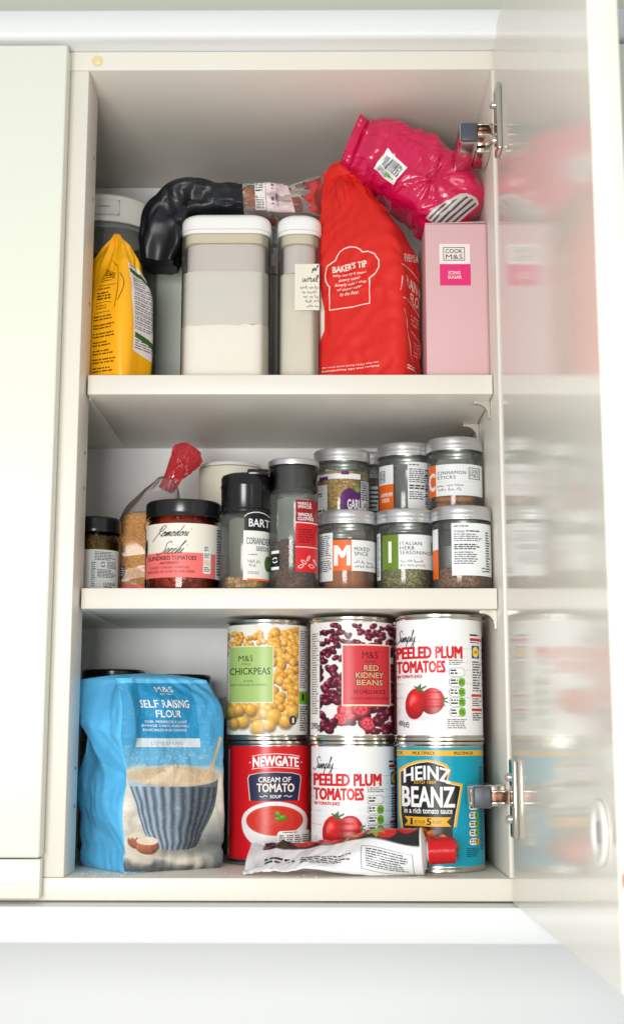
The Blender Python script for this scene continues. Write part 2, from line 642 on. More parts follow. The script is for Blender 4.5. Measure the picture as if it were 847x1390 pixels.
class Sheet:
    """printed matter: shapes are drawn in the label's own drawing units (x right, y down), then laid on a surface"""
    def __init__(s, surf, mu, mv, cut=(4.0, None), lift=0.00016, step=0.00011):
        s.surf, s.mu, s.mv, s.cut, s.lift, s.step = surf, mu, mv, cut, lift, step
        s.items = []
        s.muv = None

    def add(s, V, F, m, layer):
        s.items.append((np.asarray(V, float), F, m, layer))

    def poly(s, pts, m, layer=1):
        s.add(pts, [tuple(range(len(pts)))], m, layer)

    def rect(s, x0, y0, x1, y1, m, layer=0, r=0.0):
        if r <= 0:
            s.poly([(x0, y1), (x1, y1), (x1, y0), (x0, y0)], m, layer)
            return
        pts = []
        for cx, cy, a0 in ((x1 - r, y0 + r, -90), (x1 - r, y1 - r, 0), (x0 + r, y1 - r, 90), (x0 + r, y0 + r, 180)):
            for i in range(5):
                a = radians(a0 + 90 * i / 4)
                pts.append((cx + r * cos(a), cy + r * sin(a)))
        s.poly(pts, m, layer)

    def ell(s, cx, cy, rx, ry, m, layer=1, n=28, rot=0):
        c, q = cos(rot), sin(rot)
        pts = []
        for i in range(n):
            a = 2 * pi * i / n
            x, y = rx * cos(a), ry * sin(a)
            pts.append((cx + x * c - y * q, cy + x * q + y * c))
        s.poly(pts, m, layer)

    def frame(s, x0, y0, x1, y1, w, m, layer=1):
        s.rect(x0, y0, x1, y0 + w, m, layer)
        s.rect(x0, y1 - w, x1, y1, m, layer)
        s.rect(x0, y0 + w, x0 + w, y1 - w, m, layer)
        s.rect(x1 - w, y0 + w, x1, y1 - w, m, layer)

    def stroke(s, pts, w, m, layer=2, closed=False):
        P = [np.array(p, float) for p in pts]
        if closed:
            P = P + [P[0]]
        V, F = [], []
        for i, p in enumerate(P):
            a = P[i - 1] if i > 0 else (P[-2] if closed else p)
            b = P[i + 1] if i < len(P) - 1 else (P[1] if closed else p)
            t = b - a
            n = np.array([-t[1], t[0]]) / (np.linalg.norm(t) + 1e-9)
            V += [p + n * w / 2, p - n * w / 2]
        for i in range(len(P) - 1):
            F.append((2 * i, 2 * i + 1, 2 * i + 3, 2 * i + 2))
        s.add(V, F, m, layer)

    def text(s, txt, x0, y0, x1, y1, m, layer=2, bold=0.0, shear=0.0, space=1.0, warp=None):
        V, F = glyphs(txt, 0.0, shear, space)
        if not len(V):
            return
        lo, hi = V.min(0), V.max(0)
        Q = (V - lo) / np.maximum(hi - lo, 1e-6)
        X = x0 + Q[:, 0] * (x1 - x0)
        Y = y1 - Q[:, 1] * (y1 - y0)
        em = np.maximum(hi - lo, 1e-6)
        ex, ey = (x1 - x0) / em[0], (y1 - y0) / em[1]
        b = max(bold, 0) * .85
        offs = [(0, 0)] if b < .004 else [(0, 0), (-b, b * .6), (b, b * .6), (-b, -b * .6), (b, -b * .6)]
        for i, (ox, oy) in enumerate(offs):      # heavier weights: the outline struck five times, hair-thin layers apart
            A, B = X + ox * ex, Y + oy * ey
            if warp:
                A, B = warp(A, B)
            s.add(np.stack([A, B], 1), F, m, layer + i * .12)

    def script(s, txt, x0, y0, x1, y1, w, m, layer=2, slant=0.35):
        strokes, x = [], 0
        for ch in txt:
            wd_, ss = CURSIVE[ch]
            for st in ss:
                strokes.append([(x + px + py * slant, py) for px, py in smooth_line(st)])
            x += wd_
        A = np.concatenate([np.array(q) for q in strokes])
        lo, hi = A.min(0), A.max(0)
        for st in strokes:
            s.stroke([(x0 + (p[0] - lo[0]) / (hi[0] - lo[0]) * (x1 - x0), y1 - (p[1] - lo[1]) / (hi[1] - lo[1]) * (y1 - y0)) for p in st], w, m, layer)

    def lines(s, x0, y0, x1, y1, n, m, layer=2, fill=0.5, seed=0, left=True):
        """rows of small print, too small to read"""
        rs = random.Random(seed * 91 + int(x0 * 7 + y0))
        p = (y1 - y0) / n
        for i in range(n):
            y = y0 + i * p
            x = x0
            end = x1 - rs.random() * (x1 - x0) * .3
            while x < end:
                wl = (0.6 + rs.random() * 2.4) * p * .9
                e = min(x + wl, end)
                s.rect(x, y, e, y + p * fill, m, layer)
                x = e + p * .35

    def bars(s, x0, y0, x1, y1, m, layer=2, n=22, seed=0, vert=True):
        rs = random.Random(seed)
        wts = [rs.choice((1, 1, 2, 3)) for _ in range(2 * n)]
        tot = sum(wts)
        a = 0
        for i, wv in enumerate(wts):
            if i % 2 == 0:
                if vert:
                    s.rect(x0 + (x1 - x0) * a / tot, y0, x0 + (x1 - x0) * (a + wv) / tot, y1, m, layer)
                else:
                    s.rect(x0, y0 + (y1 - y0) * a / tot, x1, y0 + (y1 - y0) * (a + wv) / tot, m, layer)
            a += wv

    def map(s, X, Y, Z):
        if s.muv:
            u, v = s.muv(X, Y)
        else:
            u, v = s.mu(X), s.mv(Y)
        P, N = s.surf.P(u, v), s.surf.N(u, v)
        return P + N * (s.lift + Z * s.step)[:, None], N

    def build(s, name, parent):
        bm = bmesh.new()
        mats = []
        for V, F, m, layer in s.items:
            if m not in mats:
                mats.append(m)
            k = mats.index(m)
            vs = [bm.verts.new((p[0], p[1], layer)) for p in V]
            for f in F:
                try:
                    fc = bm.faces.new([vs[i] for i in f])
                    fc.material_index = k
                except ValueError:
                    pass
        co = np.array([v.co for v in bm.verts])
        lo, hi = co.min(0), co.max(0)
        for ax in (0, 1):
            st = s.cut[ax]
            if st:
                c = lo[ax] + st * 0.5
                while c < hi[ax]:
                    pl = [0, 0, 0]
                    pl[ax] = c + 1e-4
                    no = [0, 0, 0]
                    no[ax] = 1
                    bmesh.ops.bisect_plane(bm, geom=bm.verts[:] + bm.edges[:] + bm.faces[:], plane_co=pl, plane_no=no, dist=1e-5)
                    c += st
        ng = [f for f in bm.faces if len(f.verts) > 4]
        if ng:
            bmesh.ops.triangulate(bm, faces=ng)
        bm.verts.index_update()
        co = np.array([v.co for v in bm.verts])
        P, N = s.map(co[:, 0], co[:, 1], co[:, 2])
        for v, p in zip(bm.verts, P):
            v.co = p
        bm.verts.ensure_lookup_table()
        for f in bm.faces:
            f.smooth = True
        bm.normal_update()
        bad = [f for f in bm.faces if f.normal.dot(Vector(N[f.verts[0].index])) < 0]
        if bad:
            bmesh.ops.reverse_faces(bm, faces=bad)
        me = bpy.data.meshes.new(name)
        bm.to_mesh(me)
        bm.free()
        for m in mats:
            me.materials.append(m)
        me.normals_split_custom_set_from_vertices([tuple(n) for n in N])
        return link(name, me, None, parent)

    def picture(s, name, parent, x0, y0, x1, y1, nx, ny, fn, m, layer=0):
        xs, ys = np.linspace(x0, x1, nx), np.linspace(y0, y1, ny)
        X, Y = np.meshgrid(xs, ys)
        X, Y = X.ravel(), Y.ravel()
        P, N = s.map(X, Y, np.full(len(X), float(layer)))
        F = []
        for j in range(ny - 1):
            for i in range(nx - 1):
                F.append((j * nx + i, (j + 1) * nx + i, (j + 1) * nx + i + 1, j * nx + i + 1))
        me = bpy.data.meshes.new(name)
        me.from_pydata(list(map(tuple, P)), [], F)
        me.shade_smooth()
        paint(me, fn(X, Y))
        me.normals_split_custom_set_from_vertices([tuple(n) for n in N])
        return link(name, me, m, parent)


def paint(me, C):
    """store sRGB 0..255 colours as the mesh's colour attribute"""
    c = np.clip(np.asarray(C, float) / 255, 0, 1)
    l = np.where(c <= .04045, c / 12.92, ((c + .055) / 1.055) ** 2.4)
    at = me.color_attributes.new('paint', 'FLOAT_COLOR', 'POINT')
    a = np.ones((len(me.vertices), 4), np.float32)
    a[:, :3] = l
    at.data.foreach_set('color', a.ravel())


class Canvas:
    """colour field evaluated at points: later strokes cover earlier ones"""
    def __init__(s, X, Y, bg):
        s.X, s.Y = X, Y
        s.C = np.tile(np.array(bg, float), (len(X), 1))

    def mix(s, mask, col):
        m = np.clip(mask, 0, 1)[:, None]
        s.C = s.C * (1 - m) + np.array(col, float) * m

    def noise(s, amp, scale, seed=0):
        n = vnoise(np.stack([s.X / scale, s.Y / scale, 0 * s.X], 1), seed)
        s.C = s.C + amp * n[:, None]
        return n

    def inside(s, cx, cy, rx, ry, rot=0, soft=.06):
        c, q = cos(rot), sin(rot)
        dx, dy = s.X - cx, s.Y - cy
        a, b = (dx * c + dy * q) / rx, (-dx * q + dy * c) / ry
        d = np.sqrt(a * a + b * b)
        return np.clip((1 - d) / soft + .5, 0, 1), a, b, d

    def ball(s, cx, cy, rx, ry, col, rot=0, lx=-.35, ly=-.45, dark=.5, hi=60, soft=.1):
        """a printed picture of a round thing, with the shading of that picture"""
        k, a, b, d = s.inside(cx, cy, rx, ry, rot, soft)
        sh = 1 - dark * np.clip((a - lx) ** 2 * .45 + (b - ly) ** 2 * .45, 0, 1)
        h = np.exp(-((a - lx) ** 2 + (b - ly) ** 2) / .06) * hi
        col = np.array(col, float)[None] * sh[:, None] + h[:, None]
        s.C = s.C * (1 - k[:, None]) + col * k[:, None]

# ================================================================== the setting
W, H, DEP = 0.364, 0.7083, 0.278
Z1, Z2, SB = 0.2407, 0.4321, 0.033
WALLM = mat('wall_paint', (214, 217, 200), 0.8, vary=0.02, vscale=4, bump=0.08, bscale=250)
SPLASH = mat('splashback_paint', (243, 244, 244), 0.5, vary=0.02, vscale=5, bump=0.05, bscale=200)
tag(box('wall', -1.3, 1.7, 0.3, 0.34, 0.3, 1.7, WALLM, None, 0), kind='structure')
tag(box('wall_below', -1.3, 1.7, 0.3, 0.34, -0.9, 0.298, SPLASH, None, 0), kind='structure')


def molding(name, pts, x0, x1, m, label, cat):
    n = len(pts)
    V = [(x0, y, z) for y, z in pts] + [(x1, y, z) for y, z in pts]
    F = [(i, (i + 1) % n, n + (i + 1) % n, n + i) for i in range(n)] + [tuple(range(n))[::-1], tuple(range(n, 2 * n))]
    bm = bmesh.new()
    vs = [bm.verts.new(v) for v in V]
    for f in F:
        bm.faces.new([vs[i] for i in f])
    return tag(from_bm(name, bm, m, None, angle=40), label, cat)


cr = [(0.03, .7270), (-.0185, .7270)] + [(-.0195 - .0055 * sin(radians(a)), .7330 - .0055 * cos(radians(a))) for a in (15, 40, 65, 90)] + [(-.0250, .7520), (-.0235, .7540), (0.03, .7540)]
molding('cornice', cr, -.75, 1.15, TRIMW, 'white cornice strip running above the cupboard doors', 'cornice')
pe = [(-.0300, -.0225), (-.0285, -.0195), (.03, -.0195), (.03, -.0470), (-.0285, -.0470), (-.0300, -.0450)]
molding('light_pelmet', pe, -.75, 1.15, TRIMW, 'white pelmet rail running below the cupboards', 'pelmet')

# ------------------------------------------------------------------ the cupboard
cab = thing('wall_cupboard', 'open cream kitchen wall cupboard with two shelves full of food', 'cupboard')
box('top_panel', -.62, W + .018, 0, .285, H, H + .0180, INSIDE, cab, .0006)
box('bottom_panel', -.62, W + .018, 0, .285, -.018, 0, INSIDE, cab, .0006)
box('side_panel', W, W + .018, .0004, .284, .0003, H - .0003, INSIDE, cab, .0006)
box('side_panel', -.62, -.602, .0004, .284, .0003, H - .0003, INSIDE, cab, .0006)
box('back_panel', -.601, W - .0004, DEP, DEP + .004, .0004, H - .0004, BACKM, cab, 0)
post = box('centre_post', -.0205, 0, .0002, .0513, .0003, H - .0003, INSIDE, cab, .0008)
HOLE = mat('hole_dark', (70, 62, 52), 0.8)
for z in (.055, .087, .33, .362, .50, .60, .64):
    V, F = lathe_data([(0, 0), (.0016, 0.0002)], 14)
    o = mesh('pin_hole', V, F, HOLE, post)
    o.rotation_euler = (0, pi / 2, 0)
    o.location = (0.0003, .038, z)
lathe('cover_cap', [(0.0036, .0001), (.0036, .0012), (.0030, .0016), (0, .0018)], mat('yellowed_cap', (226, 214, 160), .4), cab, 28).matrix_local = Matrix.Translation((.0075, 0.0003, .7172)) @ Matrix.Rotation(pi / 2, 4, 'X')
lathe('cap_ring', [(.0036, 0.0001), (.0052, .0001), (.0052, .0008), (.0036, .0008)], mat('cap_ring', (226, 206, 168), .4), cab, 28).matrix_local = Matrix.Translation((.0075, 0.0002, .7172)) @ Matrix.Rotation(pi / 2, 4, 'X')


def clip_mesh():
    """small quarter-round metal shelf support"""
    bm = bmesh.new()
    n = 7
    outer, inner = [], []
    for i in range(n + 1):
        a = radians(90 * i / n)
        inner.append((-.0150 + .0135 * sin(a), -.0150 + .0135 * cos(a)))
    prof = [(-.0150, 0.0), (0, 0), (0, -.0160), (-.0022, -.0160)] + [(-.0022 - .0105 * (1 - cos(radians(a))), -.0125 + .0100 * sin(radians(a))) for a in (0, 22, 45, 68, 90)] + [(-.0150, -.0024)]
    vs0 = [bm.verts.new((x, 0, z)) for x, z in prof]
    vs1 = [bm.verts.new((x, .004, z)) for x, z in prof]
    k = len(prof)
    for i in range(k):
        bm.faces.new((vs0[i], vs0[(i + 1) % k], vs1[(i + 1) % k], vs1[i]))
    bm.faces.new(vs0[::-1])
    bm.faces.new(vs1)
    bmesh.ops.recalc_face_normals(bm, faces=bm.faces[:])
    me = bpy.data.meshes.new('shelf_clip')
    bm.to_mesh(me)
    bm.free()
    me.materials.append(BRASSY)
    return me


CLIP = clip_mesh()
for z, sb in ((Z1, SB), (Z2, SB)):
    sh = box('shelf', .0016, W - .0010, sb, DEP - .001, z - .018, z, INSIDE, cab, .0007)
    box('shelf_end', -.600, .0015, .0535, DEP - .001, z - .0180, z, INSIDE, sh, .0005)
    for y in ((sb + .026, .155) if z == Z2 else (sb + .012, .155)):
        o = bpy.data.objects.new('shelf_clip', CLIP)
        COL.objects.link(o)
        o.parent = sh
        o.location = (W - .0004, y, z - .0182)

# hinged door, opened a little past square
door = box('door', 0, .018, -.398, 0, -.020, .7400, DOORP, cab, .0012)
door.location = (.3665, -.0015, 0)
door.rotation_euler = (0, 0, radians(0.75))
box('inner_face', -.0006, .0002, -.3965, -.0015, -.0185, .7385, DOORIN, door, 0)


def hinge(z):
    h = box('hinge', .3335, .3500, -.0095, .055, z - .0092, z + .0092, CHROME, cab, .0022, 3)
    box('damper', .3343, .3493, -.0125, -.004, z - .0086, z + .0086, DGREY, h, .0016)
    box('mounting_plate', .3502, .3638, .012, .052, z - .009, z + .009, CHROME, h, .0015)
    box('link_arm', .3490, .3625, -.0170, .006, z - .0052, z - .0040, CHROME, h, .0003)
    box('link_arm', .3490, .3625, -.0170, .006, z + .0040, z + .0052, CHROME, h, .0003)
    box('link_web', .3490, .3625, -.0060, -.0045, z - .0038, z + .0038, mat('link_brown_reflection', (120, 84, 66), .3, metal=.7), h, .0003)  # brown reflected by the plating is put into this colour
    box('cup_flange', .3620, .3662, -.047, -.0235, z - .0310, z + .0310, CHROME, h, .0019, 3)
    for dz in (-.0165, .0165):
        V, F = lathe_data([(0, .0028), (.0015, .0026), (.0030, .0012), (.0034, 0), (.0034, -.004)], 20)
        o = mesh('screw', V, F, CHROME, h)
        o.rotation_euler = (0, -pi / 2, 0)
        o.location = (.3605, -.030, z + dz)
    return h


hinge(.0655)
hinge(.6430)
# round white catch on the inside of the door
ring = lathe('safety_catch', [(.0135, .0002), (.0135, .0030), (.0150, .0046), (.0185, .0050), (.0205, .0036), (.0208, .0002)], mat('catch_white', (226, 224, 216), .35), door, 48)
ring.rotation_euler = (0, -pi / 2, 0)
ring.location = (-.0008, -.3560, .062)
ring.scale = (.90, .90, .55)
pl_ = lathe('catch_plate', [(0, .0016), (.0134, .0014), (.0134, 0.0002)], mat('catch_grey', (206, 206, 204), .4), ring, 32)
bm = bmesh.new()
add_box(bm, -.0065, .0065, -.003, .003, .0016, .0034, .0006)
from_bm('catch_tab', bm, mat('catch_dark', (150, 146, 144), .4), ring)

ld = thing('cupboard_door', 'closed cream cupboard door left of the open cupboard', 'door')
box('door_panel', -.60, -.0160, -.0220, -.0030, .0175, .7222, DOORP, ld, .0022, 3)
box('bottom_strip', -.60, -.0165, -.0150, -.0030, -.0150, .0160, DOORP, ld, .001)
rd = thing('cupboard_door', 'closed cream cupboard door showing as a sliver behind the open door', 'door')
box('door_panel', .4020, .90, -.0220, -.0030, -.0150, .7222, DOORP, rd, .0022, 3)


# ================================================================== tins
CAND, CANH = .0775, .1095
R_LAB = .03790


def face_cam(x, y):
    """turn a round thing so that its label's middle faces the viewer standing in front of the cupboard"""
    return atan2(x - CAM.x, y - CAM.y) * -1


def can(label, x, y, z, base, cx, rpx, ytop, ybot, ribs=False, rough=.32, group='food tins stacked in pairs'):
    """a tin; its label is drawn on a sheet whose units run cx-rpx..cx+rpx across the visible half and ytop..ybot down"""
    t = thing('food_tin', label, 'tin', (x, y, z), face_cam(x, y), group)
    R = CAND / 2
    prof = [(0, .0030), (.0330, .0030), (.0345, .0022), (.0355, .0003), (.0368, 0), (R, .0006), (R, .0026), (.0377, .0040),
            (.0377, .052), (.0377, CANH - .0040), (R, CANH - .0026), (R, CANH - .0006), (.0368, CANH), (.0355, CANH - .0003), (.0345, CANH - .0035), (.0330, CANH - .0045), (0, CANH - .0045)]
    lathe('tin_body', prof, TINM, t, 72)
    v0, v1 = .0050, CANH - .0050

    def rf(v):
        r = np.full(np.shape(v), R_LAB)
        if ribs:
            q = np.clip((v - .028) / .054, 0, 1)
            r = r - .00022 * (0.5 - .5 * np.cos(q * 2 * pi * 9)) * ((v > .028) & (v < .082))
        return r
    k = (v1 - v0) / (ybot - ytop)
    surf = Cyl(R_LAB, rf)
    mu = lambda X: R_LAB * np.where(np.abs((X - cx) / rpx) < .97, np.arcsin(np.clip((X - cx) / rpx, -.97, .97)),
                                    np.sign(X - cx) * (math.asin(.97) + (np.abs((X - cx) / rpx) - .97) * 4.1))
    mv = lambda Y: v0 + (ybot - Y) * k
    # paper sleeve all round
    nu, nv = 96, (60 if ribs else 4)
    us = np.linspace(0, 2 * pi * R_LAB, nu, endpoint=False)
    vs = np.linspace(v0, v1, nv)
    U, V = np.meshgrid(us, vs)
    P = surf.P(U.ravel(), V.ravel())
    F = [(j * nu + i, j * nu + (i + 1) % nu, (j + 1) * nu + (i + 1) % nu, (j + 1) * nu + i) for j in range(nv - 1) for i in range(nu)]
    lab = mesh('label', P, F, ink(base, rough), t)
    return t, lab, Sheet(surf, mu, mv, cut=(3.5, 3.0 if ribs else 6.0), lift=.00012, step=.00007)


WHITE, BLACK, DK = ink((244, 244, 244)), ink((22, 22, 24)), ink((60, 60, 64))
GREY = ink((130, 132, 136))
RED = ink((214, 26, 34))
GRN = ink((122, 186, 44))
AMB = ink((240, 160, 40))
VC = vcol('printed_photo', .34)
VCP = vcol('printed_paper', .55, bump=.15, bscale=500)


def pills(S, x0, y0, x1, y1, n, cols, ln, layer=2):
    p = (y1 - y0) / n
    for i in range(n):
        ya, yb = y0 + i * p + .8, y0 + (i + 1) * p - .8
        S.rect(x0, ya, x1, yb, ink((90, 95, 90)), layer, r=p * .32)
        S.rect(x0 + .5, ya + .5, x1 - .5, yb - .5, WHITE, layer + 1, r=p * .3)
        c = cols[i % len(cols)]
        if c:
            S.rect(x0 + (x1 - x0) * .58, ya + .5, x1 - .5, yb - .5, c, layer + 2, r=p * .28)
            S.text(str(random.randint(1, 9)) + '%', x0 + (x1 - x0) * .64, ya + p * .25, x1 - 2.0, yb - p * .25, BLACK, layer + 3)
        S.lines(x0 + 2, ya + p * .18, x0 + (x1 - x0) * .55, yb - p * .12, 2, DK, layer + 3, fill=.55, seed=i)


# --- chickpeas
t, lab, S = can('chickpea tin with green panel, standing on the red soup tin', .1600, .1400, CANH + .0003, (240, 240, 238), 363, 56.5, 851, 998)


def chick(X, Y):
    c = Canvas(X, Y, (238, 236, 230))
    rs = random.Random(4)
    c.mix(sstep(872, 852, Y) * .0 + sstep(.2, .6, vnoise(np.stack([X / 14, Y / 14, X * 0], 1), 3)) * .25, (206, 190, 150))
    B = []
    for i in range(95):                       # soft, distant peas at the top
        B.append((rs.uniform(300, 408), rs.uniform(861, 890), rs.uniform(3.6, 4.8)))
    for i in range(105):
        B.append((rs.uniform(368, 408), rs.uniform(858, 965), rs.uniform(5.2, 7.0)))
    for i in range(30):
        B.append((rs.uniform(303, 406), rs.uniform(955, 972), rs.uniform(5.5, 7.5)))
    B.sort(key=lambda b: b[1])
    for x, y, r in B:
        o = rs.uniform(-14, 14)
        c.ball(x, y, r, r * .97, (250 + o * .6, 184 + o, 84 + o), dark=.50, hi=45, soft=.2)
    for x, y, r in ((313, 968, 8), (330, 980, 9), (347, 974, 8), (351, 988, 10), (372, 974, 10.5), (388, 980, 9), (366, 985, 8), (325, 965, 7), (341, 965, 8), (398, 968, 8), (318, 983, 7)):
        o = rs.uniform(-10, 10)
        c.ball(x, y + 3.5, r * 1.05, r * .9, (176, 150, 110), dark=.3, hi=0, soft=.5)
        c.ball(x, y, r, r * .95, (254 + o * .5, 190 + o, 88 + o), dark=.36, hi=50, soft=.14)
    return c.C


S.picture('picture', lab, 304, 852, 405.5, 997.5, 170, 210, chick, VC)
GP = ink((170, 200, 118))
S.rect(309.6, 879.5, 371, 956, ink((222, 226, 205)), 1)
S.rect(310.8, 881, 369.8, 954.6, GP, 2)
S.text('M&S', 323.5, 892.5, 343, 900.5, ink((50, 70, 40)), 3)
S.text('-FOOD-', 326.5, 902.6, 340.5, 905.8, ink((50, 70, 40)), 3)
S.text('CHICKPEAS', 311.4, 909, 366.5, 918.2, ink((40, 66, 30)), 3, bold=.012)
S.text('IN WATER', 331, 925.6, 343, 928.2, ink((50, 70, 40)), 3)
S.text('GREAT FOR SALADS OR HOUMOUS', 312, 930.6, 362, 933.2, ink((50, 70, 40)), 3)
S.ell(397.5, 979, 5.2, 6.2, ink((60, 60, 50)), 2)
S.text('1', 396.9, 975.8, 398.5, 982.2, WHITE, 3, bold=.03)
S.rect(406, 940, 418, 957, GRN, 1)
S.text('1', 410.2, 943.5, 412, 952, BLACK, 3, bold=.03)
S.lines(407, 858, 417.8, 937, 26, GREY, 2)
S.lines(407, 960, 417.8, 994, 11, DK, 2)
S.lines(307.6, 862, 308.8, 990, 30, GREY, 2)
S.build('print', lab)

# --- kidney beans
t, lab, S = can('red kidney bean tin with red panel, middle of the upper tins', .2382, .1050, CANH + .0003, (238, 236, 236), 477.5, 58.5, 848, 996)


def kidney(X, Y):
    c = Canvas(X, Y, (236, 232, 232))
    rs = random.Random(11)
    B = []
    for i in range(330):
        y = 852 + 138 * rs.random()
        x = rs.uniform(430, 540)
        if y > 955 and rs.random() < .6:
            continue
        B.append((x, y, rs.uniform(4.2, 6.2) * (0.75 + .5 * (y - 850) / 140)))
    B.sort(key=lambda b: b[1])
    for x, y, r in B:
        o = rs.uniform(-14, 16)
        c.ball(x, y, r * 1.25, r * .8, (116 + o, 22 + o * .3, 48 + o * .5), rot=rs.uniform(-.9, .9), dark=.75, hi=105, soft=.25)
    for x, y, r in ((472, 966, 15), (489, 962, 13), (499, 982, 11), (462, 976, 10)):
        c.ball(x, y, r, r * .85, (206, 50, 62), rot=.3, dark=.35, hi=50, soft=.1)
        k, a, b, d = c.inside(x, y, r * .72, r * .6, .3, .2)
        c.mix(k * .75, (232, 110, 116))
        for q in range(5):
            an = q * 1.26 + .3
            k, _, _, _ = c.inside(x + r * .38 * cos(an), y + r * .32 * sin(an), r * .2, r * .15, an, .3)
            c.mix(k * .8, (196, 36, 48))
    for x, y in ((440, 984), (452, 979), (446, 990), (512, 980), (521, 974), (530, 984), (509, 992), (525, 992), (436, 970), (515, 962), (529, 966)):
        c.ball(x, y, 7, 4.8, (112, 16, 42), rot=rs.uniform(-.9, .9), dark=.7, hi=95, soft=.2)
    return c.C


S.picture('picture', lab, 433, 849, 536.5, 995.5, 190, 230, kidney, VC)
S.rect(463.5, 877.5, 530.5, 958.5, ink((238, 214, 190)), 1)
S.rect(465.2, 879.5, 528.8, 956.5, ink((206, 52, 62)), 2)
DR = ink((70, 14, 22))
S.text('M&S', 491.5, 887.5, 513, 896.5, DR, 3)
S.text('-FOOD-', 494, 898.8, 511, 902.4, DR, 3)
for tx, a, b, y in (('RED', 493, 514.5, 904.5), ('KIDNEY', 482, 521.5, 914), ('BEANS', 483, 520, 923.6)):
    S.text(tx, a, y, b, y + 8.8, ink((60, 44, 30)), 3, bold=.035)
    S.text(tx, a + .7, y + .7, b - .7, y + 8.1, ink((226, 196, 150)), 4, bold=-.012)
S.text('IN CHILLI SAUCE', 480, 937.2, 523, 942.6, DR, 3, bold=.012)
S.text('GREAT FOR CHILLI CON CARNE', 475, 947, 526, 950, DR, 3)
S.lines(422, 862, 431.5, 970, 34, GREY, 2)
S.text('390g', 421.5, 980, 433, 991, BLACK, 3, bold=.01)
S.build('print', lab)


# --- peeled plum tomatoes (two of them)
def tomato_can(label, x, y, z, cx, rpx, yt, yb, dx, dy, sx):
    t, lab, S = can(label, x, y, z, (242, 242, 243), cx, rpx, yt, yb, ribs=True, rough=.28)
    tx = lambda q: cx + (q - cx - dx) * sx if False else q

    def X0(q):
        return (q - 596) * sx + cx + dx

    def Y0(q):
        return (q - 842) * (yb - yt) / (1003 - 842) + yt

    def T(s, a, b, c_, d, m, **k):
        S.text(s, X0(a), Y0(b), X0(c_), Y0(d), m, **k)
    S.script('Simply...', X0(537.5), Y0(856), X0(571), Y0(881), .95, BLACK, 2, slant=.3)
    T('PEELED PLUM', 538.5, 880.5, 627, 896.5, RED, bold=.06)
    T('TOMATOES', 538.5, 900.3, 604, 916.3, RED, bold=.06)
    T('IN TOMATO JUICE', 539.5, 919.3, 573, 925, RED, bold=.05)

    def pic(Xp, Yp):
        Q = (Xp - cx - dx) / sx + 596
        Rr = (Yp - yt) * (1003 - 842) / (yb - yt) + 842
        c = Canvas(Q, Rr, (242, 242, 243))
        k, _, _, _ = c.inside(574, 979, 25, 4, 0, .8)
        c.mix(k * .3, (190, 170, 170))
        c.ball(586, 956, 16.5, 18.5, (206, 24, 30), rot=.2, lx=.1, ly=-.35, dark=.42, hi=35, soft=.06)
        c.ball(563.5, 959.5, 13.6, 21.5, (218, 30, 34), rot=.12, lx=-.15, ly=-.3, dark=.45, hi=60, soft=.06)
        k, _, _, _ = c.inside(558.5, 955, 3.2, 8, .25, .6)
        c.mix(k * .5, (244, 150, 140))
        k, _, _, _ = c.inside(594, 950, 2.6, 5, -.3, .7)
        c.mix(k * .4, (244, 150, 140))
        for (ax, ay, an, l) in ((570, 940, -2.6, 9), (570, 940, -.5, 10), (570, 940, -1.5, 8), (570, 940, 2.6, 6), (570, 940, .6, 7), (570, 940, -2.0, 6)):
            k, _, _, _ = c.inside(ax + cos(an) * l * .5, ay + sin(an) * l * .5, l * .55, 1.3, an, .3)
            c.mix(k, (74, 110, 54))
        for (ax, ay, an, l) in ((600, 955, .4, 9), (600, 955, -.5, 8), (600, 957, 1.1, 7), (601, 955, -1.2, 5)):
            k, _, _, _ = c.inside(ax + cos(an) * l * .5, ay + sin(an) * l * .5, l * .55, 1.1, an, .3)
            c.mix(k, (90, 120, 74))
        return c.C
    S.picture('picture', lab, X0(548), Y0(930), X0(607.5), Y0(984), 130, 120, pic, VC, 0)
    x0, x1 = X0(609), X0(630.5)
    pills(S, x0, Y0(909), x1, Y0(978), 5, [None, GRN, GRN, GRN, GRN], lab)
    S.lines(x0, Y0(899), x1, Y0(907), 3, DK, 2, fill=.4)
    S.lines(x0 - 3, Y0(981), x1 + 2, Y0(995), 5, DK, 2, fill=.4)
    T('400g', 540.5, 982.5, 549.5, 992.5, DK, bold=.01)
    T('e', 550, 984.5, 555, 992.5, DK)
    T('/', 540.5, 966, 542.5, 974, ink((200, 170, 60)))
    S.lines(X0(638), Y0(862), X0(653.5), Y0(866), 1, BLACK, 2, fill=.6)
    S.rect(X0(638), Y0(867.5), X0(653.5), Y0(871.5), RED, 2)
    S.lines(X0(638), Y0(873), X0(652), Y0(875.5), 1, DK, 2)
    S.rect(X0(640.5), Y0(878), X0(650.5), Y0(896), ink((30, 70, 150)), 2)
    S.ell(X0(645.5), Y0(887), 4.0 * sx, 7.6, ink((252, 226, 40)), 3)
    S.text('LIDL', X0(643), Y0(885.2), X0(648), Y0(888.8), RED, 4, bold=.03)
    S.lines(X0(641), Y0(900), X0(653), Y0(944), 12, DK, 2, fill=.45, seed=3)
    for yy in (946, 966):
        S.rect(X0(639), Y0(yy), X0(653), Y0(yy + 3.6), RED, 2)
    S.lines(X0(640), Y0(952), X0(653), Y0(964), 4, DK, 2, fill=.45, seed=4)
    S.lines(X0(640), Y0(972), X0(653), Y0(984), 4, BLACK, 2, fill=.5, seed=5)
    S.build('print', lab)


tomato_can('peeled plum tomato tin standing on the teal baked bean tin', .3152, .0770, CANH + .0003, 596, 59, 842, 1003, 0, 0, 1.0)
tomato_can('peeled plum tomato tin on the cupboard floor, under the kidney beans', .2390, .1080, .0002, 479.5, 58.5, 1008, 1166, 5.5, 0, 1.03)

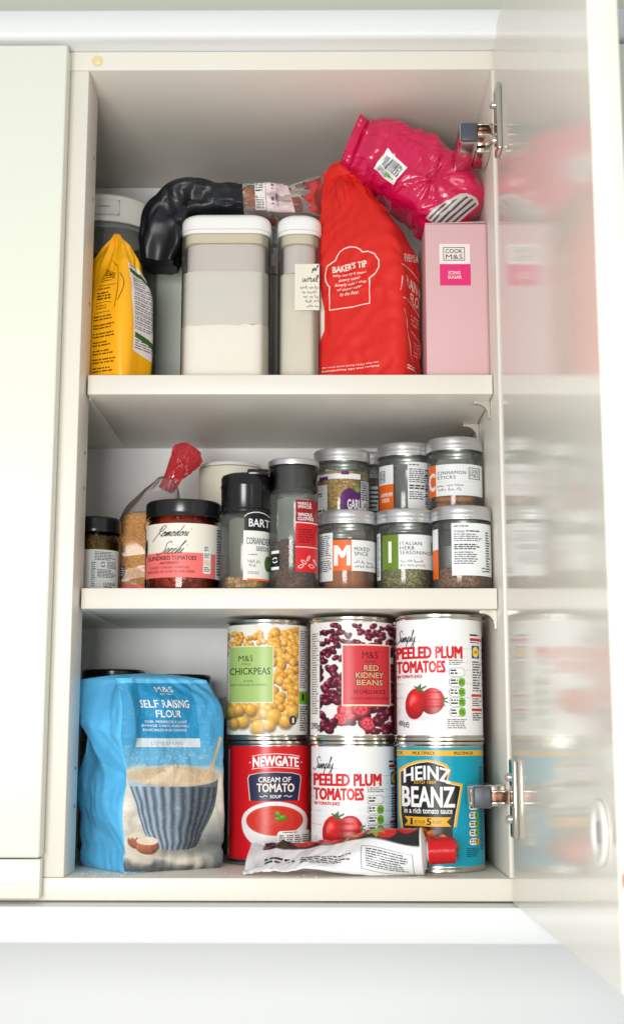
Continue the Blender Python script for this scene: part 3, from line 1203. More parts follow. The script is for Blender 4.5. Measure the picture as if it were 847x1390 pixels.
# --- tomato soup
t, lab, S = can('red cream of tomato soup tin under the chickpea tin', .1620, .1400, .0002, (212, 22, 30), 364.5, 57.5, 1009, 1173)
CREAM = ink((244, 236, 222))
arc = lambda X, Y: (X, Y + ((X - 373.5) / 33) ** 2 * 2.6)
S.text('NEWGATE', 342.5, 1023.5, 404.5, 1037.5, WHITE, bold=.045, warp=arc, layer=3)
S.stroke([(341, 1024), (350, 1021.8), (373, 1020), (396, 1021.8), (406, 1024)], .9, WHITE, 2)
S.stroke([(341, 1042.5), (350, 1041), (373, 1039.6), (396, 1041), (406, 1042.5)], .9, WHITE, 2)
for q in (338.4, 408.6):
    S.ell(q, 1033, .9, .9, WHITE, 2, 10)
bp_ = [(335, 1056), (337, 1051), (350, 1047.8), (373, 1046.4), (396, 1047.8), (407, 1051), (408.6, 1056), (404, 1098), (339, 1098)]
S.poly(bp_, ink((226, 206, 190)), 1)
S.poly([(x + (373 - x) * .035, y + (1072 - y) * .035) for x, y in bp_], ink((30, 38, 74)), 2)
S.text('CREAM OF', 350, 1054, 394, 1061.6, CREAM, 3, bold=.02)
S.text('TOMATO', 348, 1063.6, 398.5, 1075.6, CREAM, 3, bold=.03)
S.text('SOUP', 366, 1080, 381, 1084.6, CREAM, 3, bold=.03)
for sg in (-1, 1):
    S.stroke(smooth_line([(373.5 + sg * 11, 1082), (373.5 + sg * 15, 1081), (373.5 + sg * 18, 1083), (373.5 + sg * 22, 1081.5)]), .9, CREAM, 3)


def soup(X, Y):
    c = Canvas(X, Y, (212, 22, 30))
    k, _, _, _ = c.inside(372.5, 1122, 44.5, 38, 0, .03)
    bow = k * sstep(1104, 1106, Y) + c.inside(372.5, 1117.5, 44.5, 28, 0, .03)[0]
    c.mix(bow, (240, 236, 236))
    k2, a, b, d = c.inside(374, 1128, 42, 30, 0, .1)
    c.mix(k2 * sstep(1128, 1160, Y) * .5, (190, 184, 190))
    k, a, b, d = c.inside(372.5, 1117, 38.5, 21.5, 0, .04)
    c.mix(k, (206, 44, 30))
    c.mix(k * np.clip(.5 + .5 * np.sin(d * 22), 0, 1) * .28, (226, 84, 56))
    c.mix(k * sstep(.55, .0, d) * .45, (228, 82, 50))
    for x, y, rx, ry, ro in ((376, 1108, 5, 3.6, .9), (384, 1113, 6, 4, -.1), (377, 1115, 4.6, 3, .3)):
        c.ball(x, y, rx, ry, (108, 168, 40), rot=ro, dark=.4, hi=40, soft=.15)
    return c.C


S.picture('picture', lab, 327, 1088.5, 418.5, 1161, 150, 130, soup, VC, 3)
S.rect(376, 1132, 421.5, 1166.5, ink((250, 244, 242)), 5, r=5)
for i in range(4):
    a = 378.4 + i * 10.6
    S.lines(a, 1138, a + 9, 1150, 4, DK, 6, fill=.5, seed=i)
    S.ell(a + 5, 1155.2, 4.7, 4.2, [GRN, GRN, AMB, AMB][i], 6)
    S.text(['7%', '2%', '3%', '9%'][i], a + 1.6, 1152.8, a + 8, 1157.6, BLACK, 7)
S.lines(383, 1133.5, 412, 1136, 1, DK, 6)
S.lines(380, 1161, 415, 1165, 1, DK, 6)
S.stroke([(344, 1154), (358, 1147), (371, 1152), (371, 1166), (346, 1166), (344, 1154)], .8, ink((240, 200, 196)), 5)
S.lines(348, 1155, 368, 1163, 2, ink((240, 200, 196)), 5)
S.rect(307.6, 1014, 309.8, 1170, ink((232, 226, 220)), 1)
S.lines(307.7, 1020, 309.4, 1125, 30, ink((70, 120, 190)), 2)
S.rect(307.6, 1140, 309.8, 1160, GRN, 2)
S.build('print', lab)

# --- baked beans
t, lab, S = can('teal baked bean tin with black and gold panel beside the lower hinge', .3150, .0800, .0002, (0, 158, 184), 598, 60, 1011, 1180)
GOLD = ink((236, 178, 40))
S.rect(537, 1015.5, 660, 1023.5, GOLD, 1)
for a, b in ((538.5, 548), (561, 592), (617, 643)):
    S.text('CK' if a < 540 else 'MULTIPACK', a, 1017.3, b, 1021.8, ink((60, 40, 10)), 2, bold=.02)
ks = [(541, 1066), (541, 1044), (552, 1035.5), (566, 1030.5), (580, 1028.8), (594, 1030.5), (607, 1035.5), (612.5, 1043.5), (608.5, 1059), (628.5, 1063.5), (621, 1110), (615, 1150), (596, 1158), (560, 1158), (546, 1150), (541, 1110)]
S.poly(ks, GOLD, 1)


def inset(pts, d, c=(581, 1092)):
    return [(x - np.sign(x - c[0]) * min(abs(x - c[0]), d), y - np.sign(y - c[1]) * min(abs(y - c[1]), d)) for x, y in pts]


S.poly(inset(ks, 2.6), ink((250, 240, 210)), 2)
S.poly(inset(ks, 3.4), BLACK, 3)
ar2 = lambda X, Y: (X, Y + ((X - 580) / 31) ** 2 * 5.5)
S.text('HEINZ', 549, 1038, 611, 1057, WHITE, 4, bold=.03, warp=ar2)
S.text('ESTD 1869', 563, 1058.6, 592, 1063.4, GOLD, 4, bold=.01)
S.text('BEANZ', 546.5, 1068, 616.5, 1096, WHITE, 4, bold=.035)
S.text('in a rich tomato sauce', 549, 1097.6, 613.5, 1105.6, WHITE, 4, bold=.02)
S.poly([(549, 1110.5), (612, 1110.5), (606, 1117), (612, 1123.8), (549, 1123.8), (554, 1117)], GOLD, 4)
S.text('1', 558, 1112.6, 559.8, 1121.6, BLACK, 5, bold=.03)
S.text('OF YOUR', 562.5, 1115, 577, 1119.6, BLACK, 5)
S.text('5', 579.5, 1112.4, 585, 1121.8, BLACK, 5, bold=.03)
S.text('A DAY', 587.5, 1115, 599, 1119.6, BLACK, 5)


def beanpic(X, Y):
    c = Canvas(X, Y, (14, 14, 16))
    c.mix(sstep(613, 614, X), (0, 158, 184))
    for x, y, rx, ry, ro in ((574, 1131, 7.5, 5.5, .3), (585, 1134, 7, 5.5, -.4), (566, 1139, 7, 5.5, .8), (579, 1143, 8, 6, .1), (592, 1144, 8, 6, -.3), (602, 1140, 7, 5, .5), (570, 1150, 8, 6, .2), (586, 1153, 8, 6, -.2), (600, 1153, 8, 6, .6), (612, 1147, 6, 8, .1), (617, 1154, 5, 7, .4), (618, 1162, 3, 4, 0)):
        c.ball(x, y, rx, ry, (222, 104, 24), rot=ro, dark=.5, hi=70, soft=.12)
    return c.C


S.picture('picture', lab, 556, 1124.5, 622, 1166, 90, 60, beanpic, VC, 5)
pills(S, 635.5, 1090, 649.5, 1152, 5, [None, GRN, GRN, GRN, AMB], lab)
S.lines(632, 1155, 650, 1168, 5, ink((0, 60, 80)), 2, fill=.45)
S.lines(651, 1040, 657, 1160, 34, ink((0, 70, 90)), 2, fill=.5)
S.build('print', lab)

# --- two tins standing behind, only a sliver of each shows
t, lab, S = can('grey food tin with barcode, tucked behind the baked bean tin', .3240, .1620, .0002, (170, 178, 184), 598, 60, 1011, 1180, group='tins at the back')
S.bars(640, 1030, 657.6, 1165, ink((40, 42, 48)), 1, n=40, vert=False)
S.rect(648, 1034, 657.6, 1044, RED, 2)
S.build('print', lab)
t, lab, S = can('red food tin hidden behind the upper plum tomato tin', .2800, .1750, CANH + .0003, (176, 24, 34), 598, 60, 1011, 1180, group='tins at the back')
S.lines(560, 1030, 640, 1060, 3, WHITE, 1)
S.build('print', lab)
t, lab, S = can('red food tin on the floor at the back behind the plum tomatoes', .2800, .1750, .0002, (176, 24, 34), 598, 60, 1011, 1180, group='tins at the back')
S.lines(560, 1030, 640, 1060, 3, WHITE, 1)
S.build('print', lab)


# ================================================================== jars on the middle shelf
def jsheet(R, cx, rpx, ybase, z0=0.0, cut=(3.0, 8.0)):
    k = R / rpx
    Rl = R + .00008
    mu = lambda X: Rl * np.arcsin(np.clip((X - cx) / rpx, -.995, .995))
    mv = lambda Y: z0 + (ybase - Y) * k
    return Sheet(Cyl(Rl), mu, mv, cut=cut, lift=.0001, step=.00006)


def scatter(name, parent, n, r, region, m, seed, kind='ball', rz=1.0):
    """loose seeds or buds heaped in a jar, joined as one mass"""
    rs = random.Random(seed)
    t = bmesh.new()
    bmesh.ops.create_icosphere(t, subdivisions=1, radius=1)
    bv = np.array([v.co for v in t.verts])
    bf = [tuple(v.index for v in f.verts) for f in t.faces]
    t.free()
    V, F = [], []
    for i in range(n):
        p = region(rs)
        s = r * rs.uniform(.8, 1.15)
        Q = Matrix.Rotation(rs.uniform(0, 6.3), 3, 'X') @ Matrix.Rotation(rs.uniform(0, 6.3), 3, 'Z')
        A = bv * np.array([s, s, s * rz])
        A = A @ np.array(Q).T + np.array(p)
        o = len(V)
        V += list(map(tuple, A))
        F += [tuple(q + o for q in f) for f in bf]
    o = mesh(name, V, F, m, parent, True, 60)
    o['kind'] = 'stuff'
    return o


SJR, SJH = .0265, .0745


def spice_jar(label, x, y, z, content, fill, cx, rpx, ybase, group='round spice jars with silver lids', lid=ALU, turn=0):
    t = thing('spice_jar', label, 'jar', (x, y, z), face_cam(x, y) + turn, group)
    R = SJR
    prof = [(0, .0012), (.018, .0010), (R - .0030, 0), (R - .0010, .0010), (R, .0032), (R, .0560), (R - .0008, .0590), (R - .0026, .0612), (R - .0032, .0640), (R - .0032, .0700)]
    lathe('glass', prof, GLASS, t, 56)
    lathe('lid', [(R - .0006, .0622), (R + .0006, .0620), (R + .0008, .0628), (R + .0004, .0640), (R + .0006, .0652), (R + .0006, .0665), (R + .0002, .0675), (R + .0006, .0690), (R + .0004, .0725), (R - .0004, .0738), (R - .0018, .0745), (R - .0040, .0739), (0, .0738)], lid, t, 120, knurl=(.0688, .0730, .0004))
    if content is not None:
        r2 = R - .0016
        n = 8
        lathe('contents', [(0, .0022), (r2 - .002, .0022), (r2, .0042)] + [(r2, .0042 + (fill - .0042) * i / n) for i in range(1, n)] + [(r2, fill), (r2 * .7, fill + .0016), (r2 * .35, fill - .0008), (0, fill + .001)], content, t, 48)
    return t, jsheet(R, cx, rpx, ybase)


LBL = ink((236, 238, 238), .45)
ORG = ink((236, 104, 28), .42)
GRNL = ink((104, 134, 34), .42)
TXT = ink((52, 54, 60), .45)
NAVY = ink((60, 66, 84), .45)


def logo(S, x0, y0, x1, y1, layer=3):
    S.frame(x0, y0, x1, y1, .9, TXT, layer)
    m = (y0 + y1) / 2
    w_ = x1 - x0
    S.text('COOK', x0 + w_ * .14, y0 + (y1 - y0) * .17, x1 - w_ * .14, m - .3, TXT, layer, bold=.01)
    S.text('M&S', x0 + w_ * .14, m + .4, x1 - w_ * .14, y1 - (y1 - y0) * .17, TXT, layer)


def recycle(S, cx, cy, r, m, layer=3):
    for a0 in (20, 200):
        S.stroke([(cx + r * cos(radians(a0 + q * 13)), cy + r * sin(radians(a0 + q * 13))) for q in range(11)], r * .45, m, layer)


def scribble(S, x0, y0, x1, y1, m, seed, layer=3, w=.8):
    """a line of handwriting too small to read"""
    rs = random.Random(seed)
    x = x0
    while x < x1 - 4:
        wl = min(rs.uniform(5, 13), x1 - x)
        h = y1 - y0
        pts = []
        q = x
        while q < x + wl:
            pts.append((q, y1 - rs.choice((.1, .6, .55, 1.0)) * h))
            q += 1.1
            pts.append((q, y1 - rs.choice((0, .1, -.25)) * h))
            q += .9
        S.stroke(pts, w, m, layer)
        x += wl + 2.5


PWD = grains('mixed_spice_powder', (150, 84, 44), (186, 110, 60), 2600, .85, .15)
HERB = grains('dried_herbs', (70, 78, 28), (178, 164, 96), 620, .8, .8, (112, 116, 48))
SEEDB = grains('brown_seeds', (96, 58, 30), (176, 126, 84), 560, .7, .8, (134, 84, 50))
GARL = grains('garlic_flakes', (150, 112, 40), (226, 192, 110), 480, .7, .8, (190, 150, 70))
CARD = grains('cardamom_pods', (112, 116, 70), (176, 172, 120), 240, .6, 1.0, (140, 140, 92))
DARKS = grains('dark_spice', (60, 40, 26), (120, 80, 50), 500, .8, .6)

# front row
t, S = spice_jar('spice jar labelled mixed spice with orange M, front row', .2338, .0900, Z1 + .0002, PWD, .0470, 471, 39.5, 803)
S.rect(433.5, 723.6, 452, 788.5, LBL, 0)
S.lines(435, 727, 450.5, 756, 11, NAVY, 2, fill=.45, seed=1)
S.rect(435, 757.6, 451, 758.3, GREY, 2)
S.lines(435, 761, 450.5, 777, 6, NAVY, 2, fill=.45, seed=2)
S.rect(452, 734, 510, 775.5, LBL, 1)
S.rect(452, 734, 477, 775.5, ORG, 2)
S.text('M', 454.8, 742, 474.6, 767.6, LBL, 3, bold=.045)
S.text('MIXED', 480.6, 743.4, 500.6, 748.4, TXT, 3, bold=.006, space=1.15)
S.text('SPICE', 480.6, 750, 498.8, 755, TXT, 3, bold=.006, space=1.15)
for i in range(13):
    S.ell(480.5 + i * 2.2, 758.2, .35, .35, GREY, 3, 6)
scribble(S, 480.5, 761, 505, 764.6, TXT, 1)
scribble(S, 480.5, 766.5, 508, 770.2, TXT, 2)
S.build('label', t)

t, S = spice_jar('spice jar labelled Italian herb seasoning with green I, front row', .2870, .0850, Z1 + .0002, HERB, .0235, 550.5, 40, 802.5)
S.rect(511.6, 722, 516.6, 786, LBL, 0)
S.lines(512.2, 727, 516, 782, 20, NAVY, 2, fill=.5)
S.rect(519.5, 726, 588, 773, LBL, 1)
S.rect(519.5, 726, 541, 773, GRNL, 2)
S.rect(527.6, 735, 531.8, 764, LBL, 3)
for i, tx in enumerate(('ITALIAN', 'HERB', 'SEASONING')):
    S.text(tx, 543, 736 + i * 6.2, (572, 562, 583.5)[i], 740.7 + i * 6.2, TXT, 3, bold=.006, space=1.15)
for i in range(18):
    S.ell(543 + i * 2.3, 757, .35, .35, GREY, 3, 6)
scribble(S, 543, 760, 577, 763.4, TXT, 3)
scribble(S, 543, 765.6, 582, 769, TXT, 4)
logo(S, 584.5, 735, 590.4, 752)
S.build('label', t)

t, S = spice_jar('spice jar turned to its storage text, front row by the cupboard side', .3360, .0665, Z1 + .0002, SEEDB, .0185, 630.5, 40.5, 800)
S.rect(592.0, 717, 599.5, 745, LBL, 1)
S.rect(592.0, 745, 599.5, 785, ORG, 1)
S.rect(617.5, 711, 670.2, 782, LBL, 1)
S.lines(621, 714.5, 644, 717.5, 1, TXT, 3)
S.text('STORAGE:', 621, 721, 635, 724, TXT, 3, bold=.02)
S.lines(637, 721, 660, 724, 1, NAVY, 3, fill=.6)
S.lines(621, 725.6, 662, 737, 4, NAVY, 3, fill=.45, seed=1)
S.lines(621, 739.5, 660, 748, 3, TXT, 3, fill=.6, seed=2)
S.lines(621, 750, 656, 768, 6, NAVY, 3, fill=.45, seed=3)
S.lines(662.5, 722, 668, 778, 16, TXT, 3, fill=.5, seed=5)
recycle(S, 659.5, 774, 2.6, TXT)
S.build('label', t)

# back row, on top of the jars below
ZU = Z1 + .0002 + SJH + .0003
t, S = spice_jar('spice jar labelled cinnamon sticks, top right of the stacked jars', .3372, .1260, ZU, None, 0, 622, 38.8, 699)
S.rect(586, 629, 658.5, 672.5, LBL, 1)
S.rect(586, 629, 596, 672.5, ORG, 2)
S.text('C', 586.8, 640, 594.6, 664, LBL, 3, bold=.04)
S.text('CINNAMON', 598, 638.5, 636.5, 643.2, TXT, 3, bold=.01, space=1.15)
S.text('STICKS', 598, 645, 622.5, 649.6, TXT, 3, bold=.01, space=1.15)
for i in range(24):
    S.ell(598 + i * 2.3, 653, .35, .35, GREY, 3, 6)
scribble(S, 598, 656, 633, 659.4, TXT, 5)
scribble(S, 598, 661.5, 630, 665, TXT, 6)
logo(S, 640, 633.5, 654.6, 649.5)
S.build('label', t)
CIN = mat('cinnamon_bark', (196, 116, 52), .7, vary=.25, vscale=160, bump=.4, bscale=500)
rs = random.Random(3)
for i in range(9):
    a, b = rs.uniform(-.5, .5), rs.uniform(-.012, .012)
    L_ = .018
    V, F = lathe_data([(0, -L_), (.0026, -L_), (.0032, -L_ * .9), (.0031, 0), (.0033, L_ * .9), (.0027, L_), (0, L_)], 12)
    o = mesh('cinnamon_stick', V, F, CIN, t)
    o.matrix_local = Matrix.Translation((0, b * .9, .0058 + .0058 * (i // 4))) @ Matrix.Rotation(a * .5, 4, 'Z') @ Matrix.Rotation(pi / 2 + rs.uniform(-.04, .04), 4, 'Y')

t, S = spice_jar('spice jar labelled cardamom pods, between the garlic and cinnamon jars', .2915, .1520, ZU, CARD, .0115, 549.5, 37.3, 705)
S.rect(514.4, 631, 533.5, 657.5, LBL, 1)
S.rect(514.4, 657, 533.5, 699, ORG, 2)
S.text('AMOM', 517, 668.5, 532, 673.6, LBL, 3, bold=.03)
S.text('ODS', 518, 676, 528, 681, LBL, 3, bold=.03)
logo(S, 516, 638, 522.5, 654)
S.rect(552.6, 627.5, 584, 693.5, LBL, 1)
S.lines(554.5, 631, 572, 633.5, 1, TXT, 3)
S.lines(554.5, 637, 581, 657, 7, NAVY, 3, fill=.45, seed=7)
S.lines(554.5, 659, 581, 666, 2, TXT, 3, fill=.6, seed=8)
S.lines(554.5, 668, 578, 680, 4, NAVY, 3, fill=.45, seed=9)
S.bars(575.5, 637, 583, 690, TXT, 3, n=20, vert=False)
S.build('label', t)

# garlic jar: wider band, purple label
t, S = spice_jar('garlic jar with purple label behind the mixed spice jar', .2300, .1420, ZU - .0072, GARL, .0520, 466, 36.5, 709, lid=ALU)
S.rect(430, 641.5, 490, 648.5, LBL, 1)
S.rect(465, 638.5, 475, 643, ink((98, 30, 108)), 2)
S.rect(437, 645, 448, 649, ink((98, 30, 108)), 2)
S.rect(430, 655.5, 447, 697, LBL, 1)
S.poly([(431.5, 662), (434, 658), (436, 662)], GRN, 3)
S.lines(431, 666, 443, 672, 2, BLACK, 3, fill=.55)
S.lines(431, 688, 444, 692, 1, BLACK, 3, fill=.6)
S.poly([(463.5, 697), (463.5, 672), (468, 664), (476, 660), (482, 664), (486, 661), (490, 664), (490, 697)], ink((92, 26, 104)), 1)
S.text('GARLIC', 473, 675.5, 497, 688.5, LBL, 3, bold=.035)
S.lines(473, 690.6, 490, 694, 1, LBL, 3)
S.ell(486, 662, 3.6, 3.8, ink((120, 160, 60)), 2)
S.rect(490.4, 650, 500.8, 697, ink((176, 190, 196)), 1)
S.lines(491.5, 652, 500, 695, 14, NAVY, 2, fill=.5)
S.build('label', t)

t, S = spice_jar('dark spice jar at the back between the garlic and cardamom jars', .2585, .2010, ZU, DARKS, .0480, 505, 35.5, 709)
S.rect(503, 656, 518, 697, ink((200, 208, 212)), 1)
S.lines(505, 660, 517, 694, 6, NAVY, 2, fill=.5)
S.build('label', t)

# the lower row that carries them (mostly hidden)
for (x, y, lb, dz) in ((.3372, .1260, 'plain spice jar hidden under the cinnamon jar', 0), (.2915, .1520, 'plain spice jar hidden under the cardamom jar', 0), (.2300, .1480, 'plain spice jar hidden under the garlic jar', -.0072), (.2585, .2010, 'plain spice jar hidden under the rearmost dark spice jar', 0)):
    t, S = spice_jar(lb, x, y, Z1 + .0002, DARKS, .04, 471, 39.5, 803)
    if dz:
        t.scale = (1, 1, (SJH + dz) / SJH)
    S.rect(440, 735, 500, 780, LBL, 1)
    S.build('label', t)

# --- coriander seeds
BR = .0222
t = thing('spice_bottle', 'coriander seed bottle with black flip cap', 'bottle', (.1423, .0640, Z1 + .0002), face_cam(.1423, .064))
lathe('glass', [(0, .001), (.016, .001), (BR - .002, 0), (BR, .003), (BR, .064), (BR - .001, .0675), (BR - .004, .0700), (BR - .004, .076)], GLASS, t, 56)
lathe('cap', [(BR - .0015, .0695), (BR + .0006, .0695), (BR + .0010, .0710), (BR + .0004, .0722), (BR - .0002, .0730), (BR + .0002, .0920), (BR + .0006, .0930), (BR + .0006, .0945), (BR + .0001, .0955), (BR + .0003, .1010), (BR - .001, .1035), (BR - .004, .1048), (0, .1050)], BLACKP, t, 64)
bm = bmesh.new()
add_box(bm, .001, .0205, -.0215, -.004, .1020, .1075, .0015)
from_bm('flip_tab', bm, BLACKP, t)
scatter('coriander_seeds', t, 190, .0021, lambda rs: (lambda a, r, z: (r * cos(a), r * sin(a), z))(rs.uniform(0, 6.283), BR - .0036 - abs(rs.gauss(0, .002)), rs.uniform(.003, .0105)), grains('coriander', (170, 110, 50), (232, 196, 130), 300, .6, .2), 5)
lathe('seed_bed', [(0, .002), (BR - .004, .002), (BR - .004, .0095), (0, .0105)], grains('coriander_bed', (140, 90, 40), (210, 170, 100), 500), t, 32)
S = jsheet(BR, 333.5, 34.5, 800)
arch = [(331.5, 719.5), (331.5, 701), (336, 697), (344, 694.6), (352, 694), (360, 695.4), (367, 699), (367, 719.5)]
S.rect(330.8, 719, 367.5, 787.5, ink((232, 232, 226)), 1)
S.poly([(x, y - 1.2) for x, y in arch], LBL, 1)
S.poly(arch, ink((18, 18, 22)), 2)
S.text('BART', 338, 703, 366.5, 713.8, LBL, 3, bold=.015)
S.text('CORIANDER', 334.6, 729, 367.7, 738.4, TXT, 3, bold=.01)
S.text('SEEDS', 348, 741, 365, 747, TXT, 3, bold=.01)
S.lines(337, 752, 352, 754, 1, TXT, 3)
scribble(S, 337, 759.5, 353, 763.5, TXT, 11)
scribble(S, 338, 765, 350, 768.6, TXT, 12)
S.ell(364, 764, 4.5, 11, ink((74, 116, 50)), 2)
S.lines(337, 776, 358, 780, 2, GREY, 3)
S.rect(336, 785.6, 367.4, 788.4, ORG, 3)
S.build('label', t)

# --- whole cloves, tall bottle
t = thing('spice_bottle', 'tall whole clove bottle with red label and silver rimmed lid', 'bottle', (.1852, .0650, Z1 + .0002), face_cam(.1852, .065))
lathe('glass', [(0, .001), (.016, .001), (BR - .002, 0), (BR, .003), (BR, .0845), (BR - .001, .0870), (BR - .0026, .0885), (BR - .0026, .0930)], GLASS, t, 56)
lathe('clear_cap', [(BR - .0012, .0895), (BR + .0001, .0895), (BR + .0002, .1120), (BR - .0002, .1130)], glass('smoky_cap', (196, 198, 198), (120, 122, 124), .08), t, 56)
lathe('cap_core', [(0, .0905), (BR - .0050, .0905), (BR - .0050, .1120), (0, .1125)], mat('cap_core_grey', (128, 126, 124), .4), t, 40)
lathe('lid_rim', [(BR - .0010, .1120), (BR + .0009, .1122), (BR + .0012, .1135), (BR + .0010, .1165), (BR - .0004, .1178), (BR - .003, .1182), (0, .1180)], ALU, t, 90, knurl=(.1125, .1170, .0003))
CLV = mat('clove_bud', (92, 54, 34), .6, vary=.35, vscale=120)
scatter('cloves', t, 260, .0026, lambda rs: (lambda a, r, z: (r * cos(a), r * sin(a), z))(rs.uniform(0, 6.283), BR - .0045 - abs(rs.gauss(0, .0025)), rs.uniform(.003, .044)), CLV, 8, rz=1.5)
lathe('clove_bed', [(0, .002), (BR - .006, .002), (BR - .006, .040), (0, .043)], DARKS, t, 32)
S = jsheet(BR, 397, 34, 800)
S.rect(400, 678, 430, 708.5, ink((150, 14, 26)), 1)
S.rect(400, 708.5, 430, 710, ink((240, 220, 220)), 1)
S.rect(400, 710, 430, 742, ink((206, 20, 32)), 1)
S.rect(400, 742, 430, 743.2, ink((240, 220, 220)), 1)
S.rect(400, 743.2, 430.2, 776.5, ink((214, 28, 40)), 1)
S.text('MARKS &', 403, 681, 421, 685, LBL, 3, bold=.01)
S.text('SPENCER', 403, 685.6, 421.5, 689.6, LBL, 3, bold=.01)
S.text('WHOLE', 403, 696, 422, 700.6, LBL, 3, bold=.03)
S.text('CLOVES', 403, 701.6, 424, 706.2, LBL, 3, bold=.03)
S.lines(404, 718, 425, 738, 6, ink((120, 8, 16)), 3, fill=.5)
for (x, y, a) in ((411, 763, .5), (417, 758, -.9), (421, 768, .2), (407, 769, -.3), (426, 762, .9)):
    S.stroke(smooth_line([(x - 4 * cos(a), y - 4 * sin(a)), (x, y - 2), (x + 4 * cos(a), y + 4 * sin(a)), (x, y + 2.5), (x - 4 * cos(a), y - 4 * sin(a))]), .9, ink((250, 220, 220)), 3)
S.rect(367.6, 747, 378, 773, BLACK, 1)
S.rect(367.6, 747, 378, 751, LBL, 2)
S.rect(367.6, 769, 378, 773, LBL, 2)
recycle(S, 372.5, 760, 3.2, LBL)
S.build('label', t)

# --- sundried tomatoes
TR = .0345
t = thing('food_jar', 'sundried tomato jar with pink and cream label and black lid', 'jar', (.0850, .0800, Z1 + .0002), face_cam(.085, .08))
lathe('glass', [(0, .001), (.028, .001), (TR - .003, 0), (TR - .0004, .002), (TR, .006), (TR, .055), (TR - .0008, .059), (TR - .0045, .0645), (TR - .0045, .073)], glass('brown_oil_glass', (250, 236, 222), (170, 130, 110), .03), t, 64)
lathe('lid', [(TR - .003, .0665), (TR - .0004, .0660), (TR + .0001, .0675), (TR - .0004, .0690), (TR, .0705), (TR - .0002, .0795), (TR - .0016, .0812), (TR - .0040, .0816), (TR - .006, .0806), (0, .0804)], BLACKL, t, 72)
TOMM = grains('sundried_tomatoes', (96, 26, 10), (176, 60, 22), 150, .3, 1.0, (134, 42, 14))
lathe('contents', [(0, .002), (TR - .004, .002), (TR - .0016, .006), (TR - .0016, .055), (TR - .0055, .0640), (TR - .0055, .070), (0, .070)], TOMM, t, 56)
S = jsheet(TR, 248, 52, 800)
PKL = ink((240, 116, 112), .45)
S.rect(198, 711, 298, 750.6, ink((234, 228, 214), .5), 1)
S.rect(198, 750.6, 291, 784, PKL, 1)
S.rect(291, 750.6, 299.4, 784, ink((228, 226, 222), .5), 1)
S.script('Pomodori', 207, 714, 259, 735, .9, ink((28, 26, 30)), 3, slant=.75)
S.script('Secchi', 213, 734.5, 254, 753.5, .9, ink((28, 26, 30)), 3, slant=.8)
S.text('SUNDRIED TOMATOES', 201.5, 755, 265.5, 760.6, ink((60, 20, 24)), 3, bold=.02)
S.text('ANTIPASTI', 217, 762.8, 241.5, 766.4, ink((60, 20, 24)), 3, bold=.015)
S.text('SWEET TURKISH TOMATOES,', 205, 769, 257, 772.6, ink((80, 26, 30)), 3)
S.text('INFUSED IN OLIVE OIL AND HERBS', 202, 774.2, 263.5, 777.8, ink((80, 26, 30)), 3)
S.rect(274.6, 739.6, 284.6, 778, LBL, 2, r=1.5)
for i in range(4):
    S.lines(275.6, 741.6 + i * 9.2, 283.6, 748.6 + i * 9.2, 3, (TXT if i != 2 else AMB), 3, fill=.5, seed=i)
S.lines(292.5, 716, 298.6, 780, 17, ink((70, 90, 140)), 3, fill=.55)
S.ell(199.4, 742, 1.4, 13, ink((40, 60, 50)), 2)
S.build('label', t)


# --- small jars at the left
def small_jar(label, x, y, z, R, h, content, oil):
    t = thing('food_jar', label, 'jar', (x, y, z), face_cam(x, y))
    lathe('glass', [(0, .001), (R * .8, .001), (R - .003, 0), (R - .0004, .002), (R, .005), (R, h * .66), (R - .0008, h * .70), (R - .0035, h * .76), (R - .0035, h * .88)], glass('amber_oil_glass', (236, 226, 196), (150, 128, 84), .03), t, 48)
    lathe('lid', [(R - .002, h * .80), (R - .0002, h * .795), (R + .0004, h * .82), (R, h * .85), (R - .0002, h * .965), (R - .0016, h * .99), (R - .004, h), (0, h * .985)], BLACKL, t, 64)
    if content:
        lathe('contents', [(0, .002), (R - .004, .002), (R - .0016, .005), (R - .0016, h * .66), (R - .0045, h * .75), (0, h * .75)], content, t, 40)
    return t


PEST = grains('olive_paste', (72, 58, 20), (130, 104, 44), 300, .4, .7)
t = small_jar('small black lidded jar with grey text label at the far left', .0005, .1050, Z1 + .0002, .0235, .0715, PEST, None)
S = jsheet(.0235, 117, 35.5, 805)
S.rect(100, 744.5, 149.5, 798, ink((206, 208, 206), .5), 1)
S.lines(117, 747.5, 146, 760, 6, NAVY, 3, fill=.5, seed=1)
recycle(S, 128.5, 765, 2.8, BLACK)
S.lines(134, 761, 147, 771, 5, NAVY, 3, fill=.5, seed=2)
S.lines(121, 772, 147, 784, 6, NAVY, 3, fill=.5, seed=3)
S.text('12/2025', 130, 790, 145, 793.6, TXT, 3, bold=.02)
S.lines(130, 795, 144, 797.6, 1, TXT, 3, fill=.6)
S.lines(113, 762, 119, 797, 12, ink((70, 110, 110)), 3, fill=.55, seed=4)
S.build('label', t)
t = small_jar('dark jar almost hidden behind the centre post, left of the small jar', -.0285, .0790, Z1 + .0002, .0235, .0780, PEST, None)
S = jsheet(.0235, 85, 35.5, 803)
S.rect(70, 735, 120, 795, ink((190, 150, 140), .5), 1)
S.build('label', t)

# --- cream tub behind
t = thing('food_tub', 'plain cream round tub behind the coriander bottle', 'tub', (.1190, .2050, Z1 + .0002))
TUBM = mat('cream_tub', (226, 222, 204), .5, vary=.05, vscale=30)
lathe('tub_body', [(0, .0005), (.029, .0005), (.0318, .003), (.0322, .1340), (.0318, .1355)], TUBM, t, 64)
lathe('lid', [(.0318, .1362), (.0316, .1380), (.0300, .1400), (.0280, .1404), (.0262, .1384), (0, .1384)], mat('tub_lid', (234, 234, 228), .4), t, 64)


